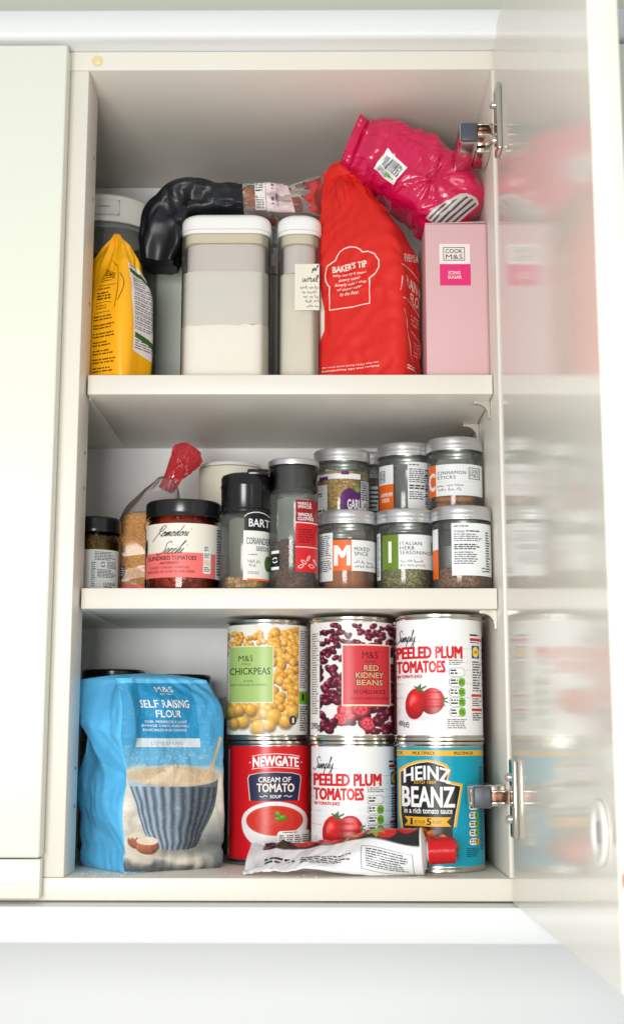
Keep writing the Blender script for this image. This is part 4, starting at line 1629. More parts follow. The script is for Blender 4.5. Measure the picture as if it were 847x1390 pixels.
# ================================================================== bags, boxes and tubs
def curve(ts, vs):
    ts, vs = np.array(ts, float), np.array(vs, float)

    def f(t):
        t = np.asarray(t, float)
        k = np.clip(np.searchsorted(ts, t) - 1, 0, len(ts) - 2)
        q = np.clip((t - ts[k]) / (ts[k + 1] - ts[k]), 0, 1)
        q = q * q * (3 - 2 * q) * .5 + q * .5
        return vs[k] + (vs[k + 1] - vs[k]) * q
    return f


def curve3(ts, pts, ker=31):
    P = np.array(pts, float)
    n = 200
    tt = np.linspace(ts[0], ts[-1], n)
    A = np.stack([np.interp(tt, ts, P[:, i]) for i in range(3)], 1)
    h_ = ker // 2
    ker = np.hanning(ker)
    ker /= ker.sum()
    pad = np.concatenate([A[:1] - (A[1] - A[0]) * np.arange(h_, 0, -1)[:, None], A, A[-1:] + (A[-1] - A[-2]) * np.arange(1, h_ + 1)[:, None]])
    A = np.stack([np.convolve(pad[:, i], ker, 'valid') for i in range(3)], 1)
    d0, d1 = (A[1] - A[0]) / (tt[1] - tt[0]), (A[-1] - A[-2]) / (tt[1] - tt[0])

    def f(t):
        t = np.asarray(t, float)
        B = np.stack([np.interp(t, tt, A[:, i]) for i in range(3)], 1)
        B = B + np.minimum(t - tt[0], 0)[:, None] * d0 + np.maximum(t - tt[-1], 0)[:, None] * d1
        return B
    return f


def rprism(name, x0, x1, y0, y1, z0, z1, r, m, parent=None, bev=0.0, seg=6, bseg=3, bottom=True, top=True, inset=0):
    bm = bmesh.new()
    pts = []
    for cx, cy, a0 in ((x1 - r, y0 + r, -90), (x1 - r, y1 - r, 0), (x0 + r, y1 - r, 90), (x0 + r, y0 + r, 180)):
        for i in range(seg + 1):
            a = radians(a0 + 90 * i / seg)
            pts.append((cx + r * cos(a), cy + r * sin(a)))
    lo = [bm.verts.new((x, y, z0)) for x, y in pts]
    n = len(pts)
    rows = [lo]
    mx, my = (x0 + x1) / 2, (y0 + y1) / 2
    zs = [(z1, 0)] if not bev else [(z1 - bev + bev * sin(radians(90 * i / bseg)), bev * (1 - cos(radians(90 * i / bseg)))) for i in range(bseg + 1)]
    for z, ins in zs:
        fx, fy = 1 - ins / ((x1 - x0) / 2), 1 - ins / ((y1 - y0) / 2)
        rows.append([bm.verts.new((mx + (x - mx) * fx, my + (y - my) * fy, z)) for x, y in pts])
    for a, b in zip(rows[:-1], rows[1:]):
        for i in range(n):
            bm.faces.new((a[i], a[(i + 1) % n], b[(i + 1) % n], b[i]))
    if bottom:
        bm.faces.new(lo[::-1])
    if top:
        bm.faces.new(rows[-1])
    return from_bm(name, bm, m, parent, angle=40)


one = lambda t: np.ones(np.shape(t))
zero = lambda t: np.zeros(np.shape(t))

# --- blue self raising flour bag
bw, bd, bh = .098, .088, .1630
TH = radians(35)
BLUE = mat('blue_paper', (104, 200, 252), .36, spec=.35, bump=.12, bscale=260, bdist=.0008, ridged=.28, rscale=24)


def bdisp(P, t):
    side = sstep(-bw / 2 + .02, -bw / 2, P[:, 0])
    a = .0024 + .0048 * side + .0034 * sstep(.70, 1, t)
    c = crease(P * np.array([1, 1, .8]), 22, 5, 3) * (1 - side * .75) + crease(P, 12.5, 4, 17) * side * 1.1
    f = crease(P, 60, 4, 12)
    bulge = .0022 * np.sin(np.clip(t, 0, 1) * pi) * 1
    fold = -.0022 * np.exp(-((P[:, 2] - .018) / .0035) ** 2) * (vnoise(P * 50, 5) * .5 + .5)
    return a * c + .0011 * (1 - .5 * side) * f + bulge + fold


bag = thing('flour_bag', 'blue self raising flour bag with a bowl pictured on it', 'bag', (.0590, .0945, .0003), TH)
bs = Bag(bw, bd, .0045, bh, curve([0, .03, .7, .9, 1], [.97, 1, 1, .98, .92]), curve([0, .03, .7, .86, 1], [.97, 1, 1, .96, .76]), curve([0, .8, 1], [0, 0, -.004]), curve([0, .75, 1], [0, .002, .006]), bdisp)
bs.mesh('paper_bag', BLUE, bag, 240, 170, .006)
S = Sheet(bs, None, None, cut=(3.0, 3.0), lift=.00022, step=.00008)


def bmuv(X, Y):
    q = (X - 176) / 128.0
    yb, sc = 1187 - 9.5 * q, 265 - 12 * q
    return -bw / 2 + q * bw, (yb - Y) / sc * bh


S.muv = bmuv


def bowlpic(X, Y):
    c = Canvas(X, Y, (66, 156, 204))
    n1 = vnoise(np.stack([X / 2.2, Y / 2.2, X * 0], 1), 2)
    n2 = vnoise(np.stack([X / 9, Y / 9, X * 0], 1), 4)
    n3 = vnoise(np.stack([X / 26, Y / 20, X * 0], 1), 8)
    c.mix(sstep(1000, 1030, Y) * .35 + sstep(.2, .9, n1) * sstep(990, 1040, Y) * .35, (158, 196, 214))
    c.mix(sstep(1040, 1052, Y + n2 * 4), (206, 198, 182))
    fl = sstep(1050, 1056, Y)
    c.mix(fl * np.clip(.35 + .5 * n2 + .5 * n3, 0, 1) * .8, (236, 232, 222))
    c.mix(fl * np.clip(n1 * .5, 0, 1) * .5, (150, 146, 138))
    c.mix(fl * sstep(255, 300, X + n2 * 12) * sstep(1090, 1150, Y) * .8, (74, 82, 88))
    c.mix(sstep(1166, 1180, Y + n2 * 6 - (X - 200) * .05) * .8, (60, 66, 72))
    # shadow side of the bowl in the photograph on the pack
    k, a, b, d = c.inside(262, 1150, 44, 12, -.1, .8)
    c.mix(k * .6, (90, 92, 92))
    # spoon
    px, py = X - 272, Y - 1066
    tt = np.clip((px * 25 + py * -60) / (25 * 25 + 60 * 60), 0, 1.02)
    dist = np.hypot(px - tt * 25 - np.sin(tt * 3.1) * 3, py + tt * 60)
    # bowl body
    yt, ybm = 1056., 1153.
    s_ = np.clip((Y - yt) / (ybm - yt), 0, 1)
    hw = 57 * (1 - s_ ** 1.7 * .50)
    hw = np.where(s_ > .97, hw * 1.02, hw)
    xx = (X - 239) / hw
    body = sstep(1.0, .975, np.abs(xx)) * (Y > yt) * sstep(ybm + 6 * 0 + 7 * np.sqrt(np.clip(1 - xx ** 2, 0, 1)) - 4, ybm - 5.2 + 7 * np.sqrt(np.clip(1 - xx ** 2, 0, 1)), Y)
    an = np.arcsin(np.clip(xx, -1, 1))
    rib = .5 + .5 * np.sin(an * 26)
    base = np.array([[128, 146, 162.]]) * (1.18 - .62 * sstep(-.55, .9, xx))[:, None] * (.62 + .46 * rib * (s_ > .13))[:, None]
    base = np.where((s_ < .15)[:, None], np.array([[150, 164, 172.]]) * (1.1 - .5 * sstep(-.5, .9, xx))[:, None], base)
    c.C = c.C * (1 - body[:, None]) + base * body[:, None]
    # rim and inside
    k, a, b, d = c.inside(239, 1056, 58, 15, 0, .03)
    c.mix(k, (186, 182, 166))
    k, a, b, d = c.inside(239, 1056.5, 54.5, 12.6, 0, .04)
    c.mix(k, (196, 172, 138))
    k2, a2, b2, d2 = c.inside(240, 1066, 44, 14, 0, .3)
    c.mix(k * k2, (214, 190, 156))
    # flour mound
    mh = 1039 + np.abs(X - 237) * .62 + 3 * vnoise(np.stack([X / 5, Y / 5, X * 0], 1), 6)
    md = sstep(0, 2, Y - mh) * sstep(1069, 1062, Y) * (np.abs(X - 238) < 46)
    c.mix(md, (226, 206, 176))
    c.mix(md * sstep(236, 258, X + n1 * 4) * .55, (186, 158, 122))
    c.mix(sstep(2.6, 1.9, dist) * (tt > 0), (196, 164, 122))
    c.mix(sstep(1.2, .5, dist - .6) * (tt > 0) * .5, (226, 204, 170))
    # egg shells
    c.ball(193, 1143, 11, 11, (176, 104, 74), dark=.4, hi=20, soft=.1)
    c.mix(sstep(0, 1.5, (1139 - Y) + 3.5 * np.abs(((X / 5) % 1) * 2 - 1)) * c.inside(193, 1143, 12, 12, 0, .2)[0], (222, 214, 196))
    c.ball(205, 1150, 14, 11.5, (190, 114, 82), dark=.4, hi=20, soft=.08)
    k, a, b, d = c.inside(205, 1143.5, 13, 5.5, 0, .1)
    c.mix(k, (232, 214, 194))
    # blue header block
    hd = sstep(185, 186, X) * sstep(271.5, 270.5, X) * sstep(1005, 1004, Y)
    c.mix(hd, (30, 140, 190))
    c.mix(sstep(.3, .9, n1) * .12, (255, 255, 255))
    return c.C


S.picture('picture', bag, 176.4, 929, 303.6, 1184.5, 230, 420, bowlpic, VCP)
S.text('M&S', 222, 934, 246, 942, LBL, 3)
S.text('EST 1884', 225.6, 943.4, 242.5, 946, LBL, 3)
S.text('SELF RAISING', 199.5, 952.8, 260.5, 963.2, LBL, 3, bold=.02)
S.text('FLOUR', 214.5, 966.8, 247.5, 976.4, LBL, 3, bold=.02)
for i, tx in enumerate(('FOR PERFECTLY LIGHT', 'SPONGE CAKES, PUDDINGS,', 'PANCAKES AND COOKIES')):
    S.text(tx, (202, 196, 198.5)[i], 981 + i * 5.6, (256, 259, 256)[i], 984.4 + i * 5.6, LBL, 3, bold=.01)
S.rect(187, 1005.2, 271, 1017.2, ink((208, 218, 222), .5), 2)
S.text('LOVE BAKING', 207.5, 1009, 249.5, 1014, ink((140, 160, 172), .5), 3, space=1.2)
S.build('print', bag)

# --- red plain flour bag
rw, rd_, rh = .088, .058, .2180
REDP = mat('red_paper', (216, 40, 34), .6, spec=.25, bump=.12, bscale=300, bdist=.0008, ridged=.22, rscale=26)


def rdisp(P, t):
    up_ = sstep(.68, 1, t)
    c = crease(P * np.array([1, 1, .7]), 24, 5, 21)
    v = crease(P * np.array([1.4, 1.4, .35]), 45, 4, 31)
    return (.0024 + .0026 * up_) * c + .0010 * crease(P, 60, 5, 23) + .0035 * up_ * v + .0015 * np.sin(np.clip(t * 1.25, 0, 1) * pi) + .0012 * crease(P, 30, 3, 55) * sstep(.2, .05, t)


rbag = thing('flour_bag', 'red plain flour bag with a baker tip printed in a hat outline', 'bag', (.2545, .0885, Z2 + .0003), radians(-23))
rfa = curve([0, .03, .12, .47, .59, .69, .79, .87, .94, 1], [1.02, 1.02, .97, .98, .95, .86, .71, .56, .46, .42])
rsf = Bag(rw, rd_, .010, rh, rfa, curve([0, .1, .6, .85, 1], [1.0, 1, .98, .6, .25]), lambda t: -(1 - rfa(t)) * rw / 2 * 1.05 * sstep(.4, .6, t), curve([0, .6, 1], [0, 0, .004]), rdisp)
rsf.mesh('paper_bag', REDP, rbag, 220, 200, .004)
# folded-over top
fold = Sweep(curve3([0, .5, 1], [(-.0440, -.000, .2150), (-.027, -.003, .2195), (-.008, -.001, .2130)]), curve([0, .5, 1], [.004, .0075, .004]), curve([0, .3, .7, 1], [.0035, .0080, .0075, .003]), .03, .01,
             lambda P, t: .3 * crease(P, 110, 4, 71), 2.2)
fold.mesh('folded_top', REDP, rbag, 50, 48)
S = Sheet(rsf, None, None, cut=(3.0, 3.0), lift=.00022, step=.00008)


def rmuv(X, Y):
    """front face runs 428..537, the right side 537..569"""
    f = (X - 428) / 109.0
    g = (X - 537) / 32.0
    u = np.where(X <= 537, -rw / 2 + f * rw, rw / 2 + g * (rd_ - .006))
    return u, (512.5 - Y + 1.6 * np.minimum(f, 1)) / 1395.


S.muv = rmuv
CRM = ink((250, 226, 214), .5)
hat = [(449, 413.8), (449, 382)] + [(450 - 5 * sin(radians(a)) - 1, 366 + 15 * cos(radians(a)) * 1.0) for a in (20, 60, 90, 120, 150)] + [(457, 346)] + \
      [(476 + 18 * cos(radians(a)), 345.5 + 14 * sin(radians(a)) * 1.0) for a in (200, 225, 250, 275, 300, 325)] + [(493, 341)] + \
      [(498 + 15 * cos(radians(a)), 359 + 17.5 * sin(radians(a))) for a in (-80, -45, -10, 20, 50, 75)] + [(499, 378), (499, 411.5)]
S.stroke(hat, 1.5, CRM, 2, closed=True)
S.text("BAKER'S TIP", 453, 353.8, 496.5, 362.6, CRM, 2, bold=.035, warp=lambda X, Y: (X, Y - (X - 475) * .05))
for i, (tx, a, b) in enumerate((('Why not try a sweet', 453.5, 496), ('pastry case?', 460, 487), ('Simply add 1 tbsp', 455, 495), ('of caster sugar', 458, 490), ('to the flour.', 461.5, 486))):
    S.text(tx, a, 366.4 + i * 6.3, b, 371.2 + i * 6.3, CRM, 2, bold=.012, shear=.25)
S.text('For more home baking recipe ideas visit', 440, 488.6, 509, 491.6, CRM, 2, bold=.008)
S.text('homebaking tips and recipes', 440, 493.4, 509, 496.4, CRM, 2, bold=.02)
S.text('EVERYDAY', 543.5, 336, 568, 346, CRM, 2, bold=.02, warp=lambda X, Y: (X, Y - (X - 543) * .55 + 8))
S.stroke(smooth_line([(537.5, 362), (546, 361.4), (556, 365), (566, 372)]), 1.0, CRM, 2)
S.stroke(smooth_line([(537.5, 407), (546, 406.6), (556, 410), (568, 418)]), 1.0, CRM, 2)
S.stroke(smooth_line([(549, 445), (558, 449), (568, 456)]), .9, CRM, 2)
S.text('PLAIN', 542, 373, 558.5, 387, CRM, 2, bold=.012, warp=lambda X, Y: (X, Y + (X - 541) * .2))
S.text('WHITE', 560.5, 376, 572, 389, CRM, 2, bold=.012, warp=lambda X, Y: (X, Y + (X - 541) * .2))
S.text('FLOUR', 550.5, 390, 571, 404, CRM, 2, bold=.012, warp=lambda X, Y: (X, Y + (X - 541) * .2))
S.lines(550, 421, 567, 437, 3, ink((240, 150, 140), .5), 2, fill=.55)
S.lines(552, 457, 567, 478, 5, ink((240, 150, 140), .5), 2, fill=.45)
S.stroke(smooth_line([(538.5, 421), (541, 440), (543, 460), (548, 478), (556, 492)]), 1.1, ink((244, 190, 178), .5), 2)
S.stroke(smooth_line([(537.5, 378), (536.5, 390), (534.5, 398)]), .9, ink((244, 190, 178), .5), 2)
S.lines(541, 493, 556, 500, 2, CRM, 2)
S.poly([(428.3, 368), (436, 366), (438, 385), (442, 415), (441.5, 440), (436, 455), (428.6, 458)], ink((226, 216, 204), .55), 1)
S.build('print', rbag)

# --- yellow sponge mix bag
yw, yd, yh = .062, .046, .1450
YELP = mat('yellow_plastic_bag', (246, 176, 16), .3, spec=.5, ridged=.25, rscale=30, bdist=.001)


def ydisp(P, t):
    return .0012 * crease(P * np.array([1, 1, .7]), 26, 5, 41) + .0022 * sstep(.6, 1, t) * crease(P * np.array([1.3, 1.3, .4]), 50, 4, 43) + .003 * np.sin(np.clip(t * 1.3, 0, 1) * pi)


yb_ = thing('baking_mix_bag', 'yellow sponge mix bag with white ingredient panel and pinched top', 'bag', (.0152, .0795, Z2 + .0003), radians(-28))
ys = Bag(yw, yd, .009, yh, curve([0, .05, .6, .8, .92, 1], [1, 1, .98, .74, .44, .10]), curve([0, .5, .8, 1], [1, 1, .6, .08]), curve([0, .6, 1], [0, .0, .004]), curve([0, .6, 1], [0, 0, -.002]), ydisp)
ys.mesh('plastic_bag', YELP, yb_, 180, 150, .003)
S = Sheet(ys, None, None, cut=(2.5, 3.0), lift=.0002, step=.00008)
S.muv = lambda X, Y: (np.where(X < 168, yw / 2 - (168 - X) / 84. * yw, yw / 2 + (X - 168) / 35. * yd), (513.5 - Y) / 1400.)
YT = ink((96, 58, 10), .4)
S.text('SPONGE', 130, 361, 150, 370, YT, 2, bold=.01, warp=lambda X, Y: (X, Y + (X - 130) * .45))
S.lines(127, 371, 148, 383, 3, YT, 2, fill=.3, seed=1)
S.rect(126, 386, 153, 386.8, YT, 2)
S.lines(126, 390, 149, 394, 1, YT, 2, fill=.4, seed=2)
S.lines(126, 396, 148, 408, 3, YT, 2, fill=.55, seed=3)
S.stroke(smooth_line([(126, 411), (140, 410), (149, 412)]), .8, YT, 2)
S.lines(126, 414, 148, 421, 2, YT, 2, fill=.35, seed=4)
S.stroke(smooth_line([(125, 424), (138, 423), (148, 424)]), .8, YT, 2)
for i in range(7):
    S.lines(122, 428 + i * 11.4, 152 + (i % 3) * 4, 436 + i * 11.4, 2, YT, 2, fill=.42, seed=5 + i)
S.stroke(smooth_line([(141, 350), (144, 355), (152, 360), (155, 375), (156, 400), (155, 420)]), .8, YT, 2)
S.stroke(smooth_line([(157, 370), (162, 382), (161, 398), (158, 410)]), .8, YT, 2)
S.poly([(169, 355), (186, 358), (199, 376), (203, 420), (204, 484), (173, 474)], ink((236, 228, 226), .4), 1)
S.poly([(169.5, 362), (188, 366), (198, 378), (199, 384), (187, 373), (170, 368)], ink((60, 104, 30), .4), 2)
S.poly([(174, 449), (190, 453), (203, 462), (203.5, 470), (190, 461), (174, 456)], ink((60, 104, 30), .4), 2)
for i in range(11):
    S.lines(173.5, 375 + i * 6.6, 200 - (i < 2) * 6, 380.5 + i * 6.6, 2, ink((96, 92, 96), .4), 3, fill=.4, seed=i)
S.lines(174.5, 459, 199, 472, 4, ink((96, 92, 96), .4), 3, fill=.4, seed=20)
S.lines(170, 357.5, 184, 360.5, 1, ink((96, 92, 96), .4), 3)
S.build('print', yb_)

# --- pink icing sugar box
t = thing('sugar_box', 'pale pink icing sugar carton beside the red flour bag', 'box', (.3348, .1100, Z2 + .0003))
PINKC = mat('pink_card', (216, 176, 178), .5, spec=.35, vary=.02, vscale=30, bump=.06, bscale=200)
box('carton', -.0285, .0283, -.055, .055, 0, .1496, PINKC, t, .0011, 3)
fl = box('top_flap', -.0282, .0280, -.0548, .050, 0, .0007, PINKC, t, .0002)
fl.location = (0, 0, .1500)
fl.rotation_euler = (radians(-.6), radians(-1.6), 0)
box('side_flap', .0284, .0288, -.0552, .054, .001, .1480, PINKC, t, .0001)
S = Sheet(Plane((-.0285, -.055, 0), (1, 0, 0), (0, 0, 1)), lambda X: (X - 579) / 84. * .0568, lambda Y: (516.4 - Y) / 213.4 * .15, cut=(None, None), lift=.00012)
S.rect(598.2, 331.6, 640, 359.2, ink((238, 226, 220), .5), 0)
S.rect(598.6, 359.2, 640.6, 388.6, ink((222, 44, 116), .5), 0)
S.rect(660.4, 306, 660.9, 514, ink((196, 150, 154), .6), 0)
S.frame(603.6, 336, 633, 354.4, .9, TXT, 1)
S.text('COOK', 606.5, 338.6, 630, 344.4, TXT, 2, bold=.01)
S.text('M&S', 607, 346, 630, 352.4, TXT, 2)
S.text('ICING', 610.5, 369, 626.5, 373.4, CRM, 2, bold=.02)
S.text('SUGAR', 609.5, 375, 628, 379.4, CRM, 2, bold=.02)
S.build('print', t)

# --- magenta sugar bag lying on top
PK = mat('magenta_film', (206, 12, 78), .24, spec=.5, coat=.35, coatr=.08, ridged=.7, rscale=46, bdist=.0018)


def pdisp(P, t):
    q = P.copy()
    a = crease(q, 26, 6, 61) * .060 + crease(q, 55, 6, 63) * .045 + crease(q, 120, 5, 65) * .018
    star = np.cos(np.arctan2(P[:, 2] - .004, (P[:, 0] - .088)) * 9 + 1) * np.exp(-(np.hypot(P[:, 0] - .088, P[:, 2] - .004) / .03) ** 2) * .035
    return a + star * (P[:, 1] > 0)


pb = thing('sugar_bag', 'shiny magenta sugar bag lying tilted on the carton and red bag', 'bag', (.3055, .10, .5825))
A_, B_ = np.array((-.0625, -.012, .0895)), np.array((.0420, -.006, .0130))
ps = Sweep(curve3([0, .25, .5, .75, 1], [A_ + (B_ - A_) * q + np.array((.004, 0, .010)) * 4 * q * (1 - q) for q in (0, .25, .5, .75, 1)]), curve([0, .06, .25, .6, .9, 1], [.012, .024, .038, .042, .036, .020]), curve([0, .05, .2, .5, .8, .94, 1], [.020, .027, .033, .0370, .0370, .032, .024]), .130, .036, pdisp, 3.6)
pbm = ps.mesh('plastic_bag', PK, pb, 220, 190)
# end seal: a folded flap on the lower right end, and a crimped fin at the upper left
V, F = [], []
nn = 26
for i in range(nn + 1):
    q = i / nn
    p = ps.P(np.array([.004]), np.array([(-1.5 + 3.6 * q) * .036]))[0]
    n_ = np.array((-.75, -.2, .6))
    for k in range(4):
        V.append(tuple(p + n_ * .0035 * k + np.array((0, (.0007 if (i % 2) else -.0007), 0)) * (k > 0)))
for i in range(nn):
    for k in range(3):
        F.append((i * 4 + k, (i + 1) * 4 + k, (i + 1) * 4 + k + 1, i * 4 + k + 1))
fin = mesh('crimped_end', V, F, PK, pb, True, 50)
md_ = fin.modifiers.new('thick', 'SOLIDIFY')
md_.thickness = .0006
nn, mm = 90, 5
U_ = np.repeat(np.linspace(.002, .082, nn), mm)
V_ = np.tile(np.linspace(-.0045, .0045, mm), nn) - .008 + U_ * .08
Ps, Ns = ps.P(U_, V_), ps.N(U_, V_)
hh = .0010 + .00035 * (np.arange(nn) % 2).repeat(mm) + .0004 * vnoise(Ps * 200, 3)
hh[::mm] = .0001
hh[mm - 1::mm] = .0003
sg = np.sign(np.sum(Ns * (Ps - np.array((-.01, 0, .05))), axis=1))[:, None]
mesh('back_seam', Ps + Ns * sg * hh[:, None], [(i * mm + j, i * mm + j + 1, (i + 1) * mm + j + 1, (i + 1) * mm + j) for i in range(nn - 1) for j in range(mm - 1)], PK, pb, True, 20)
S = Sheet(ps, lambda X: X, lambda Y: Y, cut=(.003, .003), lift=.0013, step=.00015)
quad = [(.036, .001), (.063, .005), (.058, .029), (.032, .024)]
S.poly([(a, b) for a, b in quad], LBL, 0)


def bil(u, v):
    q = np.array(quad)
    return tuple((q[0] * (1 - u) + q[1] * u) * (1 - v) + (q[3] * (1 - u) + q[2] * u) * v)


rs = random.Random(5)
a = .12
while a < .88:
    w_ = rs.choice((.012, .012, .024, .036))
    S.poly([bil(a, .10), bil(a + w_, .10), bil(a + w_, .55), bil(a, .55)], BLACK, 1)
    a += w_ + rs.choice((.014, .024))
for i in range(6):
    S.poly([bil(.12, .62 + i * .055), bil(.5 + .35 * rs.random(), .62 + i * .055), bil(.5 + .3 * rs.random(), .645 + i * .055), bil(.12, .645 + i * .055)], DK, 1)
S.poly([bil(.5, .70), bil(.85, .70), bil(.85, .82), bil(.5, .82)], GRN, 1)
S.poly([(.1100, .004), (.1275, -.014), (.1290, .028), (.1080, .034)], ink((206, 196, 192), .3), 1)
for i in range(5):
    u0 = .1115 + i * .0034
    S.poly([(u0, .004 - i * .003), (u0 + .0014, .003 - i * .003), (u0 + .0012, .030), (u0 - .0006, .031)], ink((84, 78, 84), .3), 2)
S.build('print', pb)


# --- clear storage boxes with white lids
def storage(label, x0, x1, y0, y1, fill, cat='container'):
    t = thing('storage_container', label, cat, ((x0 + x1) / 2, (y0 + y1) / 2, Z2 + .0003), 0, 'square storage containers with white lids')
    a, b = (x1 - x0) / 2, (y1 - y0) / 2
    r = min(.016, a * .75)
    rprism('clear_box', -a + .0006, a - .0006, -b + .0006, b - .0006, 0, .1424, r, CLEARP, t, top=False)
    lid = rprism('lid', -a, a, -b, b, .1465, .1622, r + .001, WHITEP, t, .0075, bseg=5)
    rprism('lid_lip', -a + .0009, a - .0009, -b + .0009, b - .0009, .1425, .1464, r, WHITEP, t, .0006)
    rprism('gasket', -a + .0026, a - .0026, -b + .0026, b - .0026, .1335, .1424, r - .001, mat('gasket_beige', (216, 206, 184), .5), t, .001)
    rprism('inner_plug', -a + .0050, a - .0050, -b + .0050, b - .0050, .1060, .1334, r + .001, mat('plug_plastic', (214, 206, 202), .35, sss=.1), t, .001)
    if fill:
        q = .0016
        fo = rprism('contents', -a + q, a - q, -b + q, b - q, .0025, fill, r - .001, mat('flour', (240, 234, 226), .9, vary=.04, vscale=120, bump=.3, bscale=900), t, seg=14)
        fb = bmesh.new()
        fb.from_mesh(fo.data)
        bmesh.ops.subdivide_edges(fb, edges=[e for e in fb.edges if all(v.co.z > fill - .001 for v in e.verts) and e.calc_length() > .008], cuts=24)
        fb.verts.ensure_lookup_table()
        for v in fb.verts:
            if v.co.z > fill - .001:
                p = np.array([[v.co.x * 38, v.co.y * 38, .3]])
                v.co.z += .0022 * vnoise(p, 9)[0] + .0009 * vnoise(p * 4, 4)[0]
        fb.to_mesh(fo.data)
        fb.free()
        # flour dust on the walls above the level, thickened in place of transmitted light
        rprism('flour_film', -a + .0022, a - .0022, -b + .0022, b - .0022, fill - .002, .1055, r - .002, glass('dusty_bright_film', (238, 234, 226), (238, 234, 226), .6, 1.02, .80), t, top=False, bottom=False)
    return t


storage('clear square container with white lid, part filled with flour', .0790, .1632, .0580, .1420, .0540)
t = storage('clear narrow container with handwritten note, left of the red flour bag', .1690, .2105, .0600, .1420, .0)
rprism('contents', -.0178, .0178, -.038, .038, .0025, .1050, .009, mat('pale_contents', (222, 214, 200), .8, vary=.06, vscale=60), t, .002)
S = Sheet(Plane((-.02075, -.0418, 0), (1, 0, 0), (0, 0, 1)), lambda X: (X - 374.5) / 1520., lambda Y: (517.5 - Y) / 1413., cut=(None, None), lift=-.0007)
S.rect(400, 358.5, 434.5, 421.5, ink((228, 222, 206), .6), 0)
HW = ink((46, 44, 48), .6)
S.lift = -.0007
S.script('pl', 424, 360, 433, 371, 1.0, HW, 2, .2)
S.script('writ', 411, 373, 434, 383, .9, HW, 2, .2)
for i in range(5):
    scribble(S, 408 + i * 2.2, 388 + i * 6.4, 434, 391.6 + i * 6.4, HW, 30 + i, 2, .8)
S.build('handwritten_note', t)

FROST = mat('frosted_plastic', (206, 214, 202), .35, sss=.2, vary=.03, vscale=20)
t = thing('storage_tub', 'pale frosted tub behind the yellow bag and the flour container', 'tub', (.0560, .2050, Z2 + .0003))
rprism('tub_body', -.020, .024, -.032, .032, 0, .1520, .012, FROST, t, .010, bseg=4)
rprism('lid', -.0190, .0230, -.031, .031, .1522, .1600, .011, mat('frosted_lid', (222, 226, 216), .4), t, .004)
t = thing('storage_tub', 'pale white tub showing in the gap between the two clear containers', 'tub', (.1700, .2000, Z2 + .0003))
rprism('tub_body', -.022, .022, -.030, .030, 0, .1400, .010, mat('white_tub', (228, 226, 218), .4, sss=.1), t, .004)
rprism('lid', -.0215, .0215, -.0295, .0295, .1402, .1500, .010, WHITEP, t, .003)

# --- round glass canister
CR = .0530
t = thing('glass_canister', 'tall round glass canister with white clip lid behind the yellow bag', 'canister', (-.0090, .1760, Z2 + .0003), face_cam(-.009, .176))
lathe('glass', [(0, .002), (.045, .002), (CR - .004, 0), (CR, .004), (CR, .150), (CR - .001, .158), (CR - .0035, .166), (CR - .0045, .172), (CR - .0045, .182)], GLASS, t, 80)
lathe('lid', [(CR - .006, .1800), (CR - .0018, .1800), (CR - .0010, .1815), (CR - .0020, .2000), (CR - .0030, .2035), (CR - .0045, .2040), (CR - .0050, .2075), (CR - .008, .2100), (0, .2105)], mat('canister_lid', (222, 222, 214), .35), t, 80)
lathe('seal', [(CR - .0058, .1745), (CR - .0045, .1745), (CR - .0040, .1760), (CR - .0045, .1790), (CR - .006, .1795)], mat('grey_seal', (120, 124, 122), .4), t, 64)
S = Sheet(Cyl(CR - .0012), lambda X: X, lambda Y: Y, cut=(.004, .01), lift=.0004, step=.0002)
S.rect(-.016, .1862, .012, .2012, mat('latch_plastic', (214, 214, 206), .3), 4, r=.003)
S.frame(-.0162, .1860, .0122, .2014, .0005, mat('latch_gap', (110, 108, 100), .6), 3)
S.rect(-.009, .1938, .003, .1946, mat('latch_gap', (110, 108, 100), .6), 6)
S.build('latch', t)
lathe('dark_contents', [(0, .003), (CR - .006, .003), (CR - .003, .006), (CR - .003, .060), (0, .064)], grains('grey_contents', (120, 124, 116), (178, 180, 170), 300, .7, .5), t, 48)

# --- black pouch lying on the lids
def kdisp(P, t):
    return crease(P * np.array([.6, 1, 1]), 34, 6, 81) * .17 + crease(P, 26, 5, 84) * .10 + crease(P, 70, 5, 87) * .05


pc = curve3([0, .12, .3, .55, .8, 1], [(.0560, .100, .556), (.0600, .098, .596), (.080, .096, .6150), (.130, .096, .6140), (.172, .100, .6160), (.216, .108, .6290)], 19)
kp = Sweep(pc, curve([0, .1, .3, .75, .88, 1], [.022, .032, .036, .033, .020, .0012]), curve([0, .06, .2, .5, .75, .87, 1], [.016, .0200, .0205, .0140, .0145, .0170, .0215]), .190, .018, kdisp, 4.2)
t = thing('food_pouch', 'black and clear food pouch lying across the container lids', 'pouch')
kp.mesh('black_film', mat('black_film', (16, 18, 24), .4, spec=.45, ridged=.8, rscale=34, bdist=.002), t, 110, 90, 0, .112)
kp.mesh('clear_end', glass('clear_film', (240, 236, 230), (206, 200, 194), .08, 1.5, .06), t, 70, 80, .112, .19)
kin = Sweep(pc, curve([0, .55, .75, .85, .9, 1], [.03, .030, .028, .020, .006, .002]), curve([0, .55, .75, .85, .9, 1], [.014, .0148, .0148, .0115, .004, .0004]), .190, .018, lambda P, t: crease(P, 50, 4, 85) * .12, 2.2)
kin.mesh('dried_fruit', mat('orange_contents', (176, 92, 46), .35, vary=.4, vscale=70, bump=.4, bscale=200), t, 60, 60, .108, .168)
S = Sheet(kp, lambda X: X, lambda Y: Y, cut=(.003, .003), lift=.0005, step=.0001)
S.rect(.1250, -.015, .1360, .0155, ink((230, 224, 220), .4), 1)
S.lines(.1256, -.013, .1356, .0135, 12, TXT, 2, fill=.45)
